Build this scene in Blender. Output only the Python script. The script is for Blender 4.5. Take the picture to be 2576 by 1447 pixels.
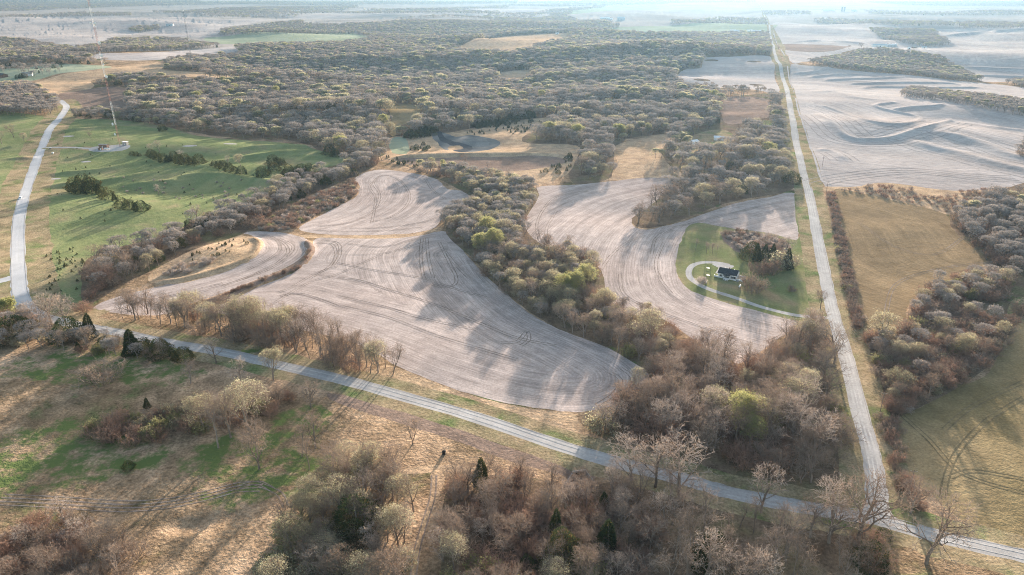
import bpy, math, random
import numpy as np
from mathutils import Vector, Matrix
from mathutils.geometry import delaunay_2d_cdt

C = bpy.context.scene
for o in list(bpy.data.objects): bpy.data.objects.remove(o)
R = math.radians
col = C.collection
# ------------------------------------------------------------------ camera
CAMH, PITCH = 165.0, 23.0
FPX, CX, CY = 1761.0, 1288.0, 723.5           # focal length and centre for a picture 2576 wide
cam_d = bpy.data.cameras.new('camera'); cam = bpy.data.objects.new('camera', cam_d); col.objects.link(cam)
cam_d.sensor_width = 36; cam_d.lens = FPX/2576*36
cam_d.clip_start = 1; cam_d.clip_end = 60000
cam.location = (0, 0, CAMH); cam.rotation_euler = (R(90-PITCH), 0, 0)
C.camera = cam
# ------------------------------------------------------------------ sky, sun, exposure
SUN_EL, SUN_AZ = 8.5, 16.0
w = bpy.data.worlds.new('World'); C.world = w; w.use_nodes = True
nt = w.node_tree; bg = nt.nodes['Background']
sky = nt.nodes.new('ShaderNodeTexSky'); sky.sky_type = 'NISHITA'; sky.sun_disc = False
sky.sun_elevation = R(SUN_EL); sky.sun_rotation = R(SUN_AZ); sky.altitude = 400; sky.dust_density = 2.5; sky.ozone_density = .6
nt.links.new(sky.outputs[0], bg.inputs[0]); bg.inputs[1].default_value = 0.105
sd = bpy.data.lights.new('sun', 'SUN'); sun = bpy.data.objects.new('sun', sd); col.objects.link(sun)
sd.energy = 4.6; sd.angle = R(0.9); sd.color = (1.0, 0.88, 0.77)
sdir = Vector((math.sin(R(SUN_AZ))*math.cos(R(SUN_EL)), math.cos(R(SUN_AZ))*math.cos(R(SUN_EL)), math.sin(R(SUN_EL))))
sun.rotation_euler = sdir.to_track_quat('Z', 'Y').to_euler()
C.view_settings.view_transform = 'Standard'; C.view_settings.look = 'None'
C.view_settings.exposure = 2.16; C.view_settings.gamma = 1
C.cycles.use_denoising = True; C.cycles.denoising_prefilter = 'NONE'; C.cycles.denoising_input_passes = 'RGB_ALBEDO_NORMAL'; C.cycles.filter_width = 1.05
C.cycles.max_bounces = 5; C.cycles.diffuse_bounces = 2; C.cycles.transmission_bounces = 3; C.cycles.glossy_bounces = 1
C.cycles.volume_bounces = 1; C.cycles.transparent_max_bounces = 6
C.cycles.caustics_reflective = False; C.cycles.caustics_refractive = False

# ------------------------------------------------------------------ terrain
rs = np.random.RandomState(7); rnd = random.Random(11)
_w = []
for lam, amp, near in ((1500, 9, 0), (900, 6, 0), (560, 3.2, .12), (330, 1.5, .25), (190, .55, .5), (105, .28, .6), (60, .13, .8)):
    for k in range(3):
        a = rs.uniform(0, math.pi); _w.append((math.cos(a)*6.283/lam, math.sin(a)*6.283/lam, rs.uniform(0, 6.28), amp/1.7, near))
BUMPS = []      # (x, y, sx, sy, rot, height)
BERMS = []      # (polyline, half width, height)
def base_h(x, y):
    r = np.hypot(x, y); s = np.clip((r-450)/1300, 0, 1); s = s*s*(3-2*s)
    fade = np.clip((9000-r)/4000, .35, 1)
    h = 0*x
    for kx, ky, p, a, near in _w:
        h = h + a*np.sin(kx*x+ky*y+p)*(near+(1-near)*s)
    for bx, by, sx, sy, ro, a in BUMPS:
        dx, dy = x-bx, y-by; c, n = math.cos(ro), math.sin(ro)
        u, v = (dx*c+dy*n)/sx, (-dx*n+dy*c)/sy
        h = h + a*np.exp(-(u*u+v*v))
    return h*fade
def seg_dist(px, py, pl):
    """arc length and signed distance of points to a polyline"""
    best = np.full(px.shape, 1e18); S = np.zeros(px.shape); D = np.zeros(px.shape); acc = 0.0
    for (ax, ay), (bx, by) in zip(pl[:-1], pl[1:]):
        ex, ey = bx-ax, by-ay; L = math.hypot(ex, ey)
        if L < 1e-6: continue
        ex, ey = ex/L, ey/L
        t = np.clip((px-ax)*ex+(py-ay)*ey, 0, L)
        qx, qy = px-ax-t*ex, py-ay-t*ey
        d2 = qx*qx+qy*qy; m = d2 < best
        best = np.where(m, d2, best); S = np.where(m, acc+t, S)
        D = np.where(m, np.sign(ex*qy-ey*qx)*np.sqrt(d2), D); acc += L
    return S, D, acc
def height(x, y):
    x = np.asarray(x, float); y = np.asarray(y, float)
    h = base_h(x, y)
    for pl, wd, a in BERMS:
        P = np.array(pl); mx, Mx, my, My = P[:, 0].min()-4*wd, P[:, 0].max()+4*wd, P[:, 1].min()-4*wd, P[:, 1].max()+4*wd
        m = (x > mx) & (x < Mx) & (y > my) & (y < My)
        if m.any():
            S, D, T = seg_dist(x[m], y[m], pl)
            e = np.clip(np.minimum(S, T-S)/(wd*2.5), 0, 1)
            h[m] += a*np.exp(-(D/wd)**2)*(.15+.85*e)
    return h
cp, sp_ = math.cos(R(PITCH)), math.sin(R(PITCH))
def at(pts, hf=None):
    """points of a 2576-wide view -> where that sight line meets the terrain (n,2)"""
    P = np.array(pts, float).reshape(-1, 2)
    u, v = (P[:, 0]-CX)/FPX, np.maximum((P[:, 1]-CY)/FPX, -.4237+.0065)
    dx, dy, dz = u, cp - v*sp_, -sp_ - v*cp
    z = np.zeros(len(P)); f = hf or height
    for i in range(25):
        t = (CAMH-z)/-dz; z = .5*z+.5*f(dx*t, dy*t)
    t = (CAMH-z)/-dz
    return np.stack([dx*t, dy*t], 1)
def pix(x, y, z):
    ry, rz = y, z-CAMH
    d = ry*cp - rz*sp_; return CX+FPX*x/d, CY-FPX*(ry*sp_+rz*cp)/d, d
def ground_pt(px, py):
    q = at([(px, py)])[0]; return float(q[0]), float(q[1]), float(height(q[:1], q[1:])[0])
def smooth(pl, closed, n=5):
    P = np.array(pl, float); N = len(P); out = []
    for i in range(N if closed else N-1):
        if closed: a, b, c, d = P[i-1], P[i], P[(i+1) % N], P[(i+2) % N]
        else: a, b, c, d = P[max(i-1, 0)], P[i], P[i+1], P[min(i+2, N-1)]
        for k in range(n):
            t = k/n
            out.append(.5*((2*b)+(c-a)*t+(2*a-5*b+4*c-d)*t*t+(3*b-a-3*c+d)*t**3))
    if not closed: out.append(P[-1])
    return np.array(out)
def ridge(pts, wd, a): BERMS.append(([tuple(q) for q in at(smooth(pts, False, 3), base_h)], wd, a))
def bump(px, py, sx, sy, rot, a):
    q = at([(px, py)], base_h)[0]; BUMPS.append((q[0], q[1], sx, sy, R(rot), a))

# hills placed where the photograph shows them
bump(300, 350, 170, 70, -10, 7); bump(560, 380, 130, 45, -5, 7); bump(420, 470, 80, 40, 0, -6); bump(700, 430, 90, 40, 10, 3)
bump(200, 190, 220, 120, 0, 10); bump(150, 600, 60, 60, 0, -3)
bump(1180, 365, 80, 30, 0, -5); bump(2300, 330, 160, 60, -25, 6); bump(2480, 300, 120, 50, -25, -6)
bump(2450, 150, 200, 200, 20, 9); bump(2200, 110, 160, 160, 0, 8); bump(1850, 170, 160, 70, 0, 4)
bump(540, 640, 45, 26, 0, 3.0); bump(250, 60, 500, 300, 0, 14); bump(1290, 105, 200, 130, 0, 8)
bump(1550, 545, 60, 40, 0, -2.2); bump(1440, 560, 35, 45, 0, 1.6); bump(1180, 720, 40, 50, 30, -1.5)
bump(200, 2, 1500, 1000, 0, 95); bump(700, 2, 2500, 900, 0, 40)
for a_ in ((700,212,380,55,4,11),(420,215,120,60,0,6),(1250,150,420,90,0,9),(1500,205,300,60,-4,10),(1150,215,160,50,0,-6),(1450,262,260,50,-6,9),(1500,300,200,34,0,6),(1150,300,160,40,0,-4),(900,300,200,50,5,8),(700,290,220,40,0,6),(1700,130,300,90,0,8),(850,165,260,60,0,8),(1850,400,90,60,0,4),(300,245,120,50,0,5)): bump(*a_)
# terrace banks and spur ridges
ridge([(2059,287),(2091,309),(2120,338),(2152,351),(2193,352),(2242,348),(2290,333),(2339,318),(2397,304)], 5.5, 2.4)
ridge([(2064,265),(2108,280),(2169,301),(2230,312),(2278,312),(2310,306),(2315,299),(2290,289),(2242,280),(2203,268),(2217,262),(2259,258)], 5, 1.7)
ridge([(2242,278),(2290,271),(2351,267),(2373,262)], 6, 2.2)
ridge([(2349,328),(2388,338),(2461,360),(2534,389),(2620,410)], 10, 2.7)
ridge([(2278,349),(2339,370),(2412,387),(2509,413),(2620,440)], 11, 2.7)
ridge([(2397,306),(2485,321),(2576,331),(2660,345)], 11, 2.7)
ridge([(2047,377),(2084,379),(2108,389),(2125,405)], 6, 1.6)
ridge([(1996,185),(2040,182),(2071,175),(2085,168)], 7, 2)
ridge([(2035,196),(2096,189),(2169,187),(2183,182)], 8, 2.6)
ridge([(2071,204),(2132,200),(2242,197),(2286,192)], 8, 2.8)
ridge([(2132,213),(2242,209),(2364,210),(2420,214)], 8, 2.8)
ridge([(2169,225),(2205,220),(2339,222),(2468,221)], 8, 2.6)
ridge([(2040,232),(2100,232),(2150,246),(2210,250)], 14, 2)
ridge([(2430,168),(2480,172),(2576,176),(2650,178)], 12, 3); ridge([(2440,190),(2500,192),(2650,196)], 12, 3)
ridge([(2000,107),(2060,103),(2180,110)], 14, 3); ridge([(2380,90),(2450,85),(2620,70)], 22, 7)
ridge([(385,712),(450,705),(540,682),(600,662),(640,640),(652,612),(630,597)], 3.2, 1.5)
ridge([(470,775),(560,748),(650,712),(720,684),(765,655),(782,625),(765,605)], 3, 1.7)
ridge([(985,398),(1100,393),(1250,391),(1440,393)], 7, 3.4)
for q in ([(120,440),(250,430),(360,410),(420,398)], [(110,470),(260,458),(400,430)], [(420,455),(520,440),(640,455),(720,462)],
          [(300,470),(400,462),(480,458)], [(470,430),(600,400),(760,380)], [(150,330),(300,322),(420,330)], [(600,375),(700,368),(820,372)]):
    ridge(q, 7, 2.6)
bump(1458, 1224, 6, 9, 12, -4.2); ridge([(0,378),(60,362),(105,352)], 5, 1.6); ridge([(0,402),(60,398),(95,400)], 6, 1.4)
ridge([(380,1318),(450,1322),(540,1310),(650,1280)], 4, -.8); ridge([(430,1332),(540,1330)], 2.5, -.5)

# ------------------------------------------------------------------ materials
def mat(name, cols, scale=.02, detail=.5, bump_s=0.0, bump_scale=1.0, rough=1.0, rows=None, spec=0.0, speckle=.15, pos=None, lush=False):
    m = bpy.data.materials.new(name); m.use_nodes = True; t = m.node_tree; N, L = t.nodes, t.links
    b = N['Principled BSDF']; b.inputs['Roughness'].default_value = rough; b.inputs['Specular IOR Level'].default_value = spec
    g = N.new('ShaderNodeNewGeometry')
    def noise(s, det, vec=g.outputs['Position'], ro=.55, dist=0):
        n = N.new('ShaderNodeTexNoise'); n.inputs['Scale'].default_value = s; n.inputs['Detail'].default_value = det
        n.inputs['Roughness'].default_value = ro; n.inputs['Distortion'].default_value = dist; L.new(vec, n.inputs['Vector']); return n.outputs['Fac']
    cr = N.new('ShaderNodeValToRGB'); cr.color_ramp.interpolation = 'LINEAR'
    k = len(cols); pos = pos or [.32+.36*i/max(k-1, 1) for i in range(k)]
    while len(cr.color_ramp.elements) < k: cr.color_ramp.elements.new(.5)
    for e, p, c in zip(cr.color_ramp.elements, pos, cols): e.position = p; e.color = (*c, 1)
    f = noise(scale, 5, ro=detail, dist=.4); L.new(f, cr.inputs[0]); out = cr.outputs[0]
    def mul(out, fac, lo, hi, a=.3, z=.7):
        mr = N.new('ShaderNodeMapRange'); mr.inputs[1].default_value = a; mr.inputs[2].default_value = z
        mr.inputs[3].default_value = lo; mr.inputs[4].default_value = hi; L.new(fac, mr.inputs[0])
        v = N.new('ShaderNodeVectorMath'); v.operation = 'SCALE'; L.new(out, v.inputs[0]); L.new(mr.outputs[0], v.inputs['Scale']); return v.outputs[0]
    if speckle: 
        fine = noise(.9, 4, ro=.7); out = mul(out, fine, 1-speckle*1.6, 1+speckle*1.6)
        mid = noise(.12, 3); out = mul(out, mid, 1-speckle, 1+speckle)
    if lush:
        at_ = N.new('ShaderNodeAttribute'); at_.attribute_name = 'lush'; ln = noise(.09, 5, ro=.7)
        ma = N.new('ShaderNodeMath'); ma.operation = 'MULTIPLY_ADD'; ma.inputs[1].default_value = 2.4; L.new(ln, ma.inputs[0])
        ms_ = N.new('ShaderNodeMath'); ms_.operation = 'SUBTRACT'; L.new(at_.outputs['Fac'], ms_.inputs[0]); ms_.inputs[1].default_value = 2.12; L.new(ms_.outputs[0], ma.inputs[2])
        m3 = N.new('ShaderNodeMath'); m3.operation = 'MULTIPLY'; m3.use_clamp = True; m3.inputs[1].default_value = 3.2; L.new(ma.outputs[0], m3.inputs[0])
        gx_ = N.new('ShaderNodeMix'); gx_.data_type = 'RGBA'; L.new(m3.outputs[0], gx_.inputs['Factor']); L.new(out, gx_.inputs['A']); gx_.inputs['B'].default_value = (.12,.155,.055,1); out = gx_.outputs['Result']
    if rows:
        rp, ra = rows
        uv = N.new('ShaderNodeUVMap'); mp = N.new('ShaderNodeMapping'); mp.vector_type = 'POINT'
        mp.inputs['Scale'].default_value = (rp*.035, rp, 1); L.new(uv.outputs[0], mp.inputs[0])
        rn = noise(1.0, 3, mp.outputs[0], .75); out = mul(out, rn, 1-ra, 1+ra)
        mp2 = N.new('ShaderNodeMapping'); mp2.inputs['Scale'].default_value = (rp*.006, rp*.12, 1); L.new(uv.outputs[0], mp2.inputs[0])
        rn2 = noise(1.0, 2, mp2.outputs[0], .5); out = mul(out, rn2, 1-ra*.6, 1+ra*.6)
    L.new(out, b.inputs['Base Color'])
    if bump_s:
        bn = noise(bump_scale, 4, ro=.65); bp = N.new('ShaderNodeBump'); bp.inputs['Strength'].default_value = 1; bp.inputs['Distance'].default_value = bump_s
        L.new(bn, bp.inputs['Height']); L.new(bp.outputs[0], b.inputs['Normal'])
    return m
def plain(name, c, rough=.6, spec=.3, metal=0, var=.06):
    m = mat(name, [tuple(v*(1-var) for v in c), tuple(v*(1+var) for v in c)], scale=.6, rough=rough, spec=spec, speckle=var)
    m.node_tree.nodes['Principled BSDF'].inputs['Metallic'].default_value = metal; return m
def leafmat(name, c1, c2, trans=.35, rough=.8):
    """foliage and twigs: colour varies from tree to tree and over the crown"""
    m = bpy.data.materials.new(name); m.use_nodes = True; t = m.node_tree; N, L = t.nodes, t.links
    for n in list(N): N.remove(n)
    oi = N.new('ShaderNodeObjectInfo'); g = N.new('ShaderNodeNewGeometry')
    n = N.new('ShaderNodeTexNoise'); n.inputs['Scale'].default_value = .35; L.new(g.outputs['Position'], n.inputs['Vector'])
    mx = N.new('ShaderNodeMix'); mx.data_type = 'RGBA'; mx.inputs['A'].default_value = (*c1, 1); mx.inputs['B'].default_value = (*c2, 1)
    a = N.new('ShaderNodeMath'); a.operation = 'MULTIPLY_ADD'; a.inputs[1].default_value = .6; L.new(oi.outputs['Random'], a.inputs[0])
    b = N.new('ShaderNodeMath'); b.operation = 'MULTIPLY_ADD'; b.inputs[1].default_value = 1.6; b.inputs[2].default_value = -.6; L.new(n.outputs['Fac'], b.inputs[0])
    L.new(b.outputs[0], a.inputs[2]); a.use_clamp = True; L.new(a.outputs[0], mx.inputs['Factor'])
    d = N.new('ShaderNodeBsdfDiffuse'); L.new(mx.outputs['Result'], d.inputs['Color']); o = N.new('ShaderNodeOutputMaterial')
    if trans:
        tr = N.new('ShaderNodeBsdfTranslucent'); L.new(mx.outputs['Result'], tr.inputs['Color'])
        ms = N.new('ShaderNodeMixShader'); ms.inputs[0].default_value = trans
        L.new(d.outputs[0], ms.inputs[1]); L.new(tr.outputs[0], ms.inputs[2]); L.new(ms.outputs[0], o.inputs['Surface'])
    else: L.new(d.outputs[0], o.inputs['Surface'])
    return m
M = {}
M['ground'] = mat('meadow', [(.11,.13,.055), (.22,.155,.095), (.34,.235,.15), (.45,.315,.21)], .022, .66, .6, .5, speckle=.3, pos=[.33,.42,.53,.66], lush=True)
M['farm'] = mat('far_farmland', [(.27,.235,.21), (.36,.32,.29), (.30,.27,.24)], .0016, .5, .6, .02, speckle=.06)
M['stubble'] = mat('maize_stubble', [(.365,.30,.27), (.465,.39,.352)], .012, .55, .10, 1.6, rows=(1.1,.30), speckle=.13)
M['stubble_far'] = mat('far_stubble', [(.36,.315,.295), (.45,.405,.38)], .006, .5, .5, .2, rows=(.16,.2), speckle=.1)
M['crop'] = mat('winter_crop', [(.205,.15,.09), (.285,.205,.12)], .012, .55, .3, .55, speckle=.14, rows=(.4,.16))
M['crop2'] = mat('green_tan_crop', [(.20,.155,.08), (.285,.215,.12), (.36,.265,.15)], .013, .55, .4, .55, speckle=.16)
M['pasture'] = mat('green_pasture', [(.29,.24,.14), (.24,.245,.12), (.18,.21,.095), (.24,.245,.115)], .02, .55, .45, .35, speckle=.12, pos=[.3,.42,.52,.66])
M['lawn'] = mat('lawn', [(.30,.235,.14), (.22,.21,.105), (.165,.185,.08)], .035, .55, .12, .8, speckle=.12, pos=[.33,.46,.6])
M['verge'] = mat('grass_verge', [(.33,.25,.155), (.26,.215,.125), (.14,.175,.07)], .05, .6, .25, .9, speckle=.25, pos=[.40,.54,.68], lush=True)
M['tan'] = mat('dry_grass', [(.38,.27,.17), (.48,.34,.22), (.31,.22,.15)], .025, .6, .45, .4, speckle=.22, lush=True)
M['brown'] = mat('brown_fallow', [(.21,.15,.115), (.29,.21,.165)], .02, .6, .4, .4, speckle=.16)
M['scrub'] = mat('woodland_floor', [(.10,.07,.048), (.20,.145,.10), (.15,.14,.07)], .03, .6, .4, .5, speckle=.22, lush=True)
M['gravel'] = mat('gravel', [(.37,.35,.335), (.46,.435,.41)], .05, .5, .03, 3, rows=(.9,.09), speckle=.09)
M['paved'] = mat('pale_road_surface', [(.39,.395,.41), (.46,.46,.465)], .05, .5, .02, 3, rows=(.8,.07), speckle=.05)
M['mud'] = mat('pond_mud', [(.10,.105,.11), (.17,.17,.165), (.24,.22,.20)], .018, .55, .1, .3, speckle=.1, rough=.7, pos=[.4,.5,.62])
M['mud2'] = mat('wet_mud', [(.055,.06,.065), (.10,.10,.105)], .03, .55, .1, .3, speckle=.15, rough=.5); M['mud3'] = mat('drying_mud', [(.15,.155,.155), (.24,.235,.22)], .03, .6, .1, .3, speckle=.15)
M['bare'] = mat('bare_soil', [(.34,.31,.30), (.44,.41,.40)], .2, .5, .05, 1)
M['greenfield'] = mat('pale_green_field', [(.26,.29,.19), (.34,.36,.26)], .006, .5, .3, .2, rows=(.25,.12), speckle=.06)
M['track'] = mat('wheel_rut', [(.20,.155,.125), (.30,.245,.21)], .1, .6, .05, 1, speckle=.25)
M['water'] = plain('creek_water', (.10,.12,.13), .08, .5)

# ------------------------------------------------------------------ regions of the ground, painted in this order (later wins)
REG = []     # name, world polygon, material, guide, open?
def region(name, pts, m, guide=None, open_=True, n=5, rough=.6, wpts=None):
    W = at(pts) if wpts is None else np.array(wpts)
    W = smooth(W, True, n)
    rr = np.hypot(W[:, 0], W[:, 1]); W = W + rs.normal(0, 1, W.shape)*np.clip(rr/900, .3, 6)[:, None]*rough
    REG.append(dict(name=name, poly=W, mat=m, guide=guide, open=open_))
def gl(*pts): return [tuple(q) for q in at(smooth(pts, False, 4))]
def road(name, pts, width, m, verge=None, vm='verge', w2=None):
    W = smooth(at(pts), False, 6)
    def buf(h0, h1, jit):
        T = np.gradient(W, axis=0); T /= np.linalg.norm(T, axis=1)[:, None]; Nn = np.stack([-T[:, 1], T[:, 0]], 1)
        hh = np.linspace(h0, h1, len(W))[:, None]*(1+jit*rs.normal(0, 1, (len(W), 1)))
        return np.concatenate([W+Nn*hh, (W-Nn*hh)[::-1]])
    if verge:
        REG.append(dict(name='road_verge', poly=buf(verge, verge, .035), mat=vm, guide=[tuple(q) for q in W], open=True))
    REG.append(dict(name=name, poly=buf(width/2, (w2 or width)/2, .05), mat=m, guide=[tuple(q) for q in W], open=True))
    return W
# far country first
WA = [(232,206),(330,188),(412,150),(480,137),(600,138),(640,122),(860,128),(900,118),(1000,112),(1120,104),(1180,98),(1270,84),(1380,78),(1460,84),(1550,84),(1650,86),(1940,84),(1938,140),(1770,144),(1760,172),(1700,188),(1700,215),(1810,242),(1940,236),(1975,280),(1985,330),(2000,400),(2004,470),(1850,505),(1760,535),(1700,558),(1622,575),(1590,560),(1600,540),(1682,468),(1700,445),(1722,442),(1680,400),(1660,375),(1690,340),(1600,345),(1550,370),(1536,445),(1450,462),(1432,430),(1450,370),(1320,360),(1310,330),(1390,298),(1250,312),(1150,330),(1100,340),(1050,345),(985,345),(972,385),(930,400),(860,398),(800,378),(720,350),(600,348),(480,332),(400,312),(330,298),(170,290),(165,268),(300,272),(328,262),(312,222),(232,218)]
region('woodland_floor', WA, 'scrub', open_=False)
region('field', [(-700,40),(0,60),(0,38),(250,24),(600,28),(900,40),(1290,48),(1290,44),(1420,22),(1340,8),(900,6),(500,10),(0,12),(-700,10)], 'farm', rough=1)
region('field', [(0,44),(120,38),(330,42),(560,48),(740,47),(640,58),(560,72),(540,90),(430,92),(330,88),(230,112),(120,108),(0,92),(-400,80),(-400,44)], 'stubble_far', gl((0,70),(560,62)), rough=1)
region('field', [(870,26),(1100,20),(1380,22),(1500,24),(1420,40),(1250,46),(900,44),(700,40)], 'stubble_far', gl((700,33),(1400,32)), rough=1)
region('field', [(1480,6),(1700,8),(1850,0),(1905,5),(1915,45),(1800,58),(1500,60),(1440,55),(1420,35)], 'farm', rough=1)
region('field', [(1425,29),(1560,13),(1660,11),(1650,24),(1500,30)], 'greenfield', gl((1430,22),(1650,14)), rough=1)
region('field', [(1290,62),(1340,46),(1370,46),(1350,60)], 'greenfield', gl((1290,55),(1370,52)), rough=1)
region('field', [(1925,20),(2050,30),(2200,35),(2400,42),(2650,36),(2650,8),(2200,2),(1925,3)], 'farm', rough=1)
region('field', [(1940,62),(2000,58),(2250,66),(2400,73),(2650,72),(2650,180),(2576,200),(2480,206),(2415,180),(2370,148),(2250,125),(2160,122),(2100,142),(2030,155),(1985,152),(1960,110)], 'stubble_far', gl((1950,90),(2200,95),(2400,130),(2600,120)), rough=1)
region('field', [(1970,110),(2130,118),(2120,124),(1975,126)], 'brown', rough=1)
region('field', [(515,97),(600,86),(800,82),(895,85),(930,95),(850,104),(700,108),(560,111)], 'greenfield', gl((515,100),(900,92)), rough=.8)
region('field', [(765,60),(830,52),(915,55),(920,62),(850,66)], 'farm')
region('field', [(240,136),(330,134),(430,130),(560,119),(590,119),(600,134),(480,138),(410,150),(250,150)], 'stubble_far', gl((240,142),(590,125)), rough=.8)
region('pasture', [(-200,215),(60,205),(150,185),(260,178),(270,166),(140,160),(40,172),(-200,175)], 'greenfield', gl((0,190),(250,172)))
region('dry_grass', [(20,225),(130,195),(260,172),(405,155),(418,162),(412,175),(480,180),(640,192),(625,197),(420,194),(320,186),(232,203),(232,222),(150,234),(100,242),(60,236)], 'tan')
region('fallow', [(148,236),(230,224),(312,222),(325,262),(300,272),(170,268),(158,256)], 'brown')
region('meadow', [(1115,121),(1180,106),(1260,93),(1400,84),(1432,86),(1420,99),(1350,113),(1310,127),(1240,129),(1180,126)], 'tan')
region('meadow', [(1250,188),(1290,178),(1338,178),(1328,192),(1280,199)], 'tan')
region('fallow', [(968,268),(1058,266),(1052,292),(1005,318),(992,345),(978,330),(984,298)], 'crop2')
region('field', [(1540,78),(1560,68),(1700,64),(1928,62),(1930,80),(1700,82)], 'greenfield', gl((1550,72),(1930,70)))
region('field', [(1700,193),(1720,176),(1765,170),(1768,147),(1850,143),(1935,142),(1948,180),(1958,232),(1900,226),(1800,220),(1730,214)], 'stubble_far', gl((1700,190),(1950,186)), rough=.8)
region('fallow', [(1812,250),(1850,243),(1925,248),(1936,290),(1900,300),(1850,312),(1818,300)], 'brown')
region('lawn', [(1880,308),(1935,302),(1960,314),(1945,322),(1890,318)], 'lawn')
region('lawn', [(1712,352),(1800,326),(1842,338),(1832,376),(1730,394),(1690,372)], 'verge')
region('meadow', [(1545,372),(1600,350),(1688,338),(1665,378),(1682,412),(1725,445),(1690,452),(1620,447),(1540,450),(1555,410)], 'tan')
region('meadow', [(975,352),(1010,342),(1100,335),(1180,330),(1250,310),(1330,300),(1392,297),(1372,320),(1312,356),(1450,366),(1448,402),(1425,440),(1350,465),(1270,455),(1120,430),(1000,408),(972,390)], 'tan')
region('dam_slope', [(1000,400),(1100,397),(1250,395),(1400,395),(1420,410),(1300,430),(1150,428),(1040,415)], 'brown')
region('pond_bed', [(1090,350),(1086,338),(1104,332),(1122,336),(1150,344),(1180,340),(1215,344),(1248,352),(1258,362),(1240,374),(1200,381),(1172,382),(1165,374),(1140,370),(1125,378),(1108,370),(1100,358)], 'mud')
region('pond_bed', [(1100,334),(1110,331),(1118,345),(1140,355),(1170,362),(1190,374),(1170,383),(1140,380),(1150,372),(1128,362),(1106,352)], 'mud2', n=4)
region('pond_bed', [(1165,352),(1190,348),(1218,352),(1232,362),(1215,370),(1190,368),(1172,362)], 'mud3', n=4)
region('mud_island', [(1128,370),(1150,366),(1166,372),(1150,377),(1132,376)], 'tan', n=4)
region('grass_plot', [(982,352),(1000,345),(1024,350),(1026,384),(990,386),(980,372)], 'greenfield')
region('pasture', [(158,302),(300,302),(420,320),(500,342),(600,352),(700,358),(800,378),(870,400),(850,420),(740,455),(640,500),(560,545),(480,560),(400,610),(280,650),(210,760),(90,770),(85,660),(110,520),(128,400),(135,340)], 'pasture')
region('pasture', [(-120,290),(108,292),(96,345),(82,400),(50,470),(20,540),(0,600),(-120,620)], 'pasture')
region('pasture', [(-60,720),(28,716),(40,790),(90,820),(40,850),(-60,860)], 'verge')
# right-hand terraced field and its neighbours
region('field', [(1988,172),(2030,165),(2150,178),(2300,190),(2400,202),(2480,210),(2640,232),(2700,300),(2700,520),(2576,475),(2400,482),(2230,462),(2150,472),(2085,474),(2068,455),(2038,362),(2010,278)], 'stubble_far', gl((2064,265),(2169,301),(2278,316),(2390,310),(2650,360)), rough=.8)
region('scrub_grass', [(2070,470),(2150,470),(2230,460),(2400,480),(2576,470),(2500,500),(2440,530),(2380,540),(2300,508),(2200,490),(2098,484)], 'tan')
region('crop_field', [(2095,482),(2150,482),(2287,513),(2373,538),(2408,583),(2460,632),(2495,664),(2443,691),(2373,712),(2321,736),(2287,767),(2269,819),(2230,850),(2180,848),(2158,785),(2137,680),(2113,576)], 'crop', gl((2120,500),(2260,530),(2370,570),(2440,650)))
region('crop_field', [(2259,1055),(2321,1023),(2391,978),(2478,947),(2520,880),(2576,800),(2760,700),(2900,1500),(2700,1460),(2576,1376),(2460,1333),(2373,1274),(2339,1239),(2287,1204),(2268,1120)], 'crop2')
region('meadow', [(2520,760),(2576,700),(2640,690),(2640,740),(2540,790)], 'verge')
# central stubble fields
region('field', [(752,575),(800,545),(850,520),(895,495),(905,470),(893,450),(925,432),(965,427),(1010,432),(1060,440),(1100,452),(1125,475),(1160,480),(1195,495),(1180,520),(1140,540),(1110,555),(1090,575),(1040,586),(990,590),(880,592),(800,588)], 'stubble', gl((752,577),(850,555),(930,520),(960,480),(955,450),(1000,440),(1080,470)))
region('waterway', [(770,590),(880,592),(990,590),(1060,584),(1100,572),(1110,580),(1060,592),(980,600),(880,600),(760,598)], 'tan')
region('field', [(795,600),(880,600),(980,600),(1060,592),(1100,583),(1130,585),(1145,600),(1165,630),(1190,660),(1230,700),(1270,735),(1320,780),(1380,815),(1450,845),(1530,875),(1590,905),(1622,930),(1632,955),(1600,985),(1540,1020),(1460,1036),(1380,1030),(1280,1015),(1180,990),(1080,955),(1000,922),(930,880),(850,850),(760,830),(640,800),(520,785),(470,778),(560,765),(650,722),(720,695),(765,667),(790,640)], 'stubble', gl((640,792),(760,822),(930,872),(1080,935),(1280,995),(1460,1015),(1560,985),(1560,930),(1450,868),(1300,800),(1200,720),(1140,640)))
region('field', [(235,775),(320,740),(430,712),(520,690),(590,664),(640,640),(658,612),(632,592),(600,585),(690,583),(760,597),(780,612),(762,645),(715,675),(650,702),(560,738),(480,764),(420,790),(330,792)], 'stubble', gl((235,782),(430,738),(560,705),(660,668),(715,632),(700,600),(640,586)))
region('mound', [(375,692),(420,660),(480,625),(540,602),(590,590),(630,597),(650,614),(636,640),(600,660),(540,680),(450,704),(385,712)], 'tan')
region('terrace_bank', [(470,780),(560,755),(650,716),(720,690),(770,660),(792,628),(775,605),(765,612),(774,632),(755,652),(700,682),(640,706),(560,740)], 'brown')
region('terrace_bank', [(380,712),(450,704),(540,681),(600,661),(640,638),(656,612),(640,598),(663,610),(648,642),(600,670),(540,692),(450,714)], 'tan')
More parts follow.
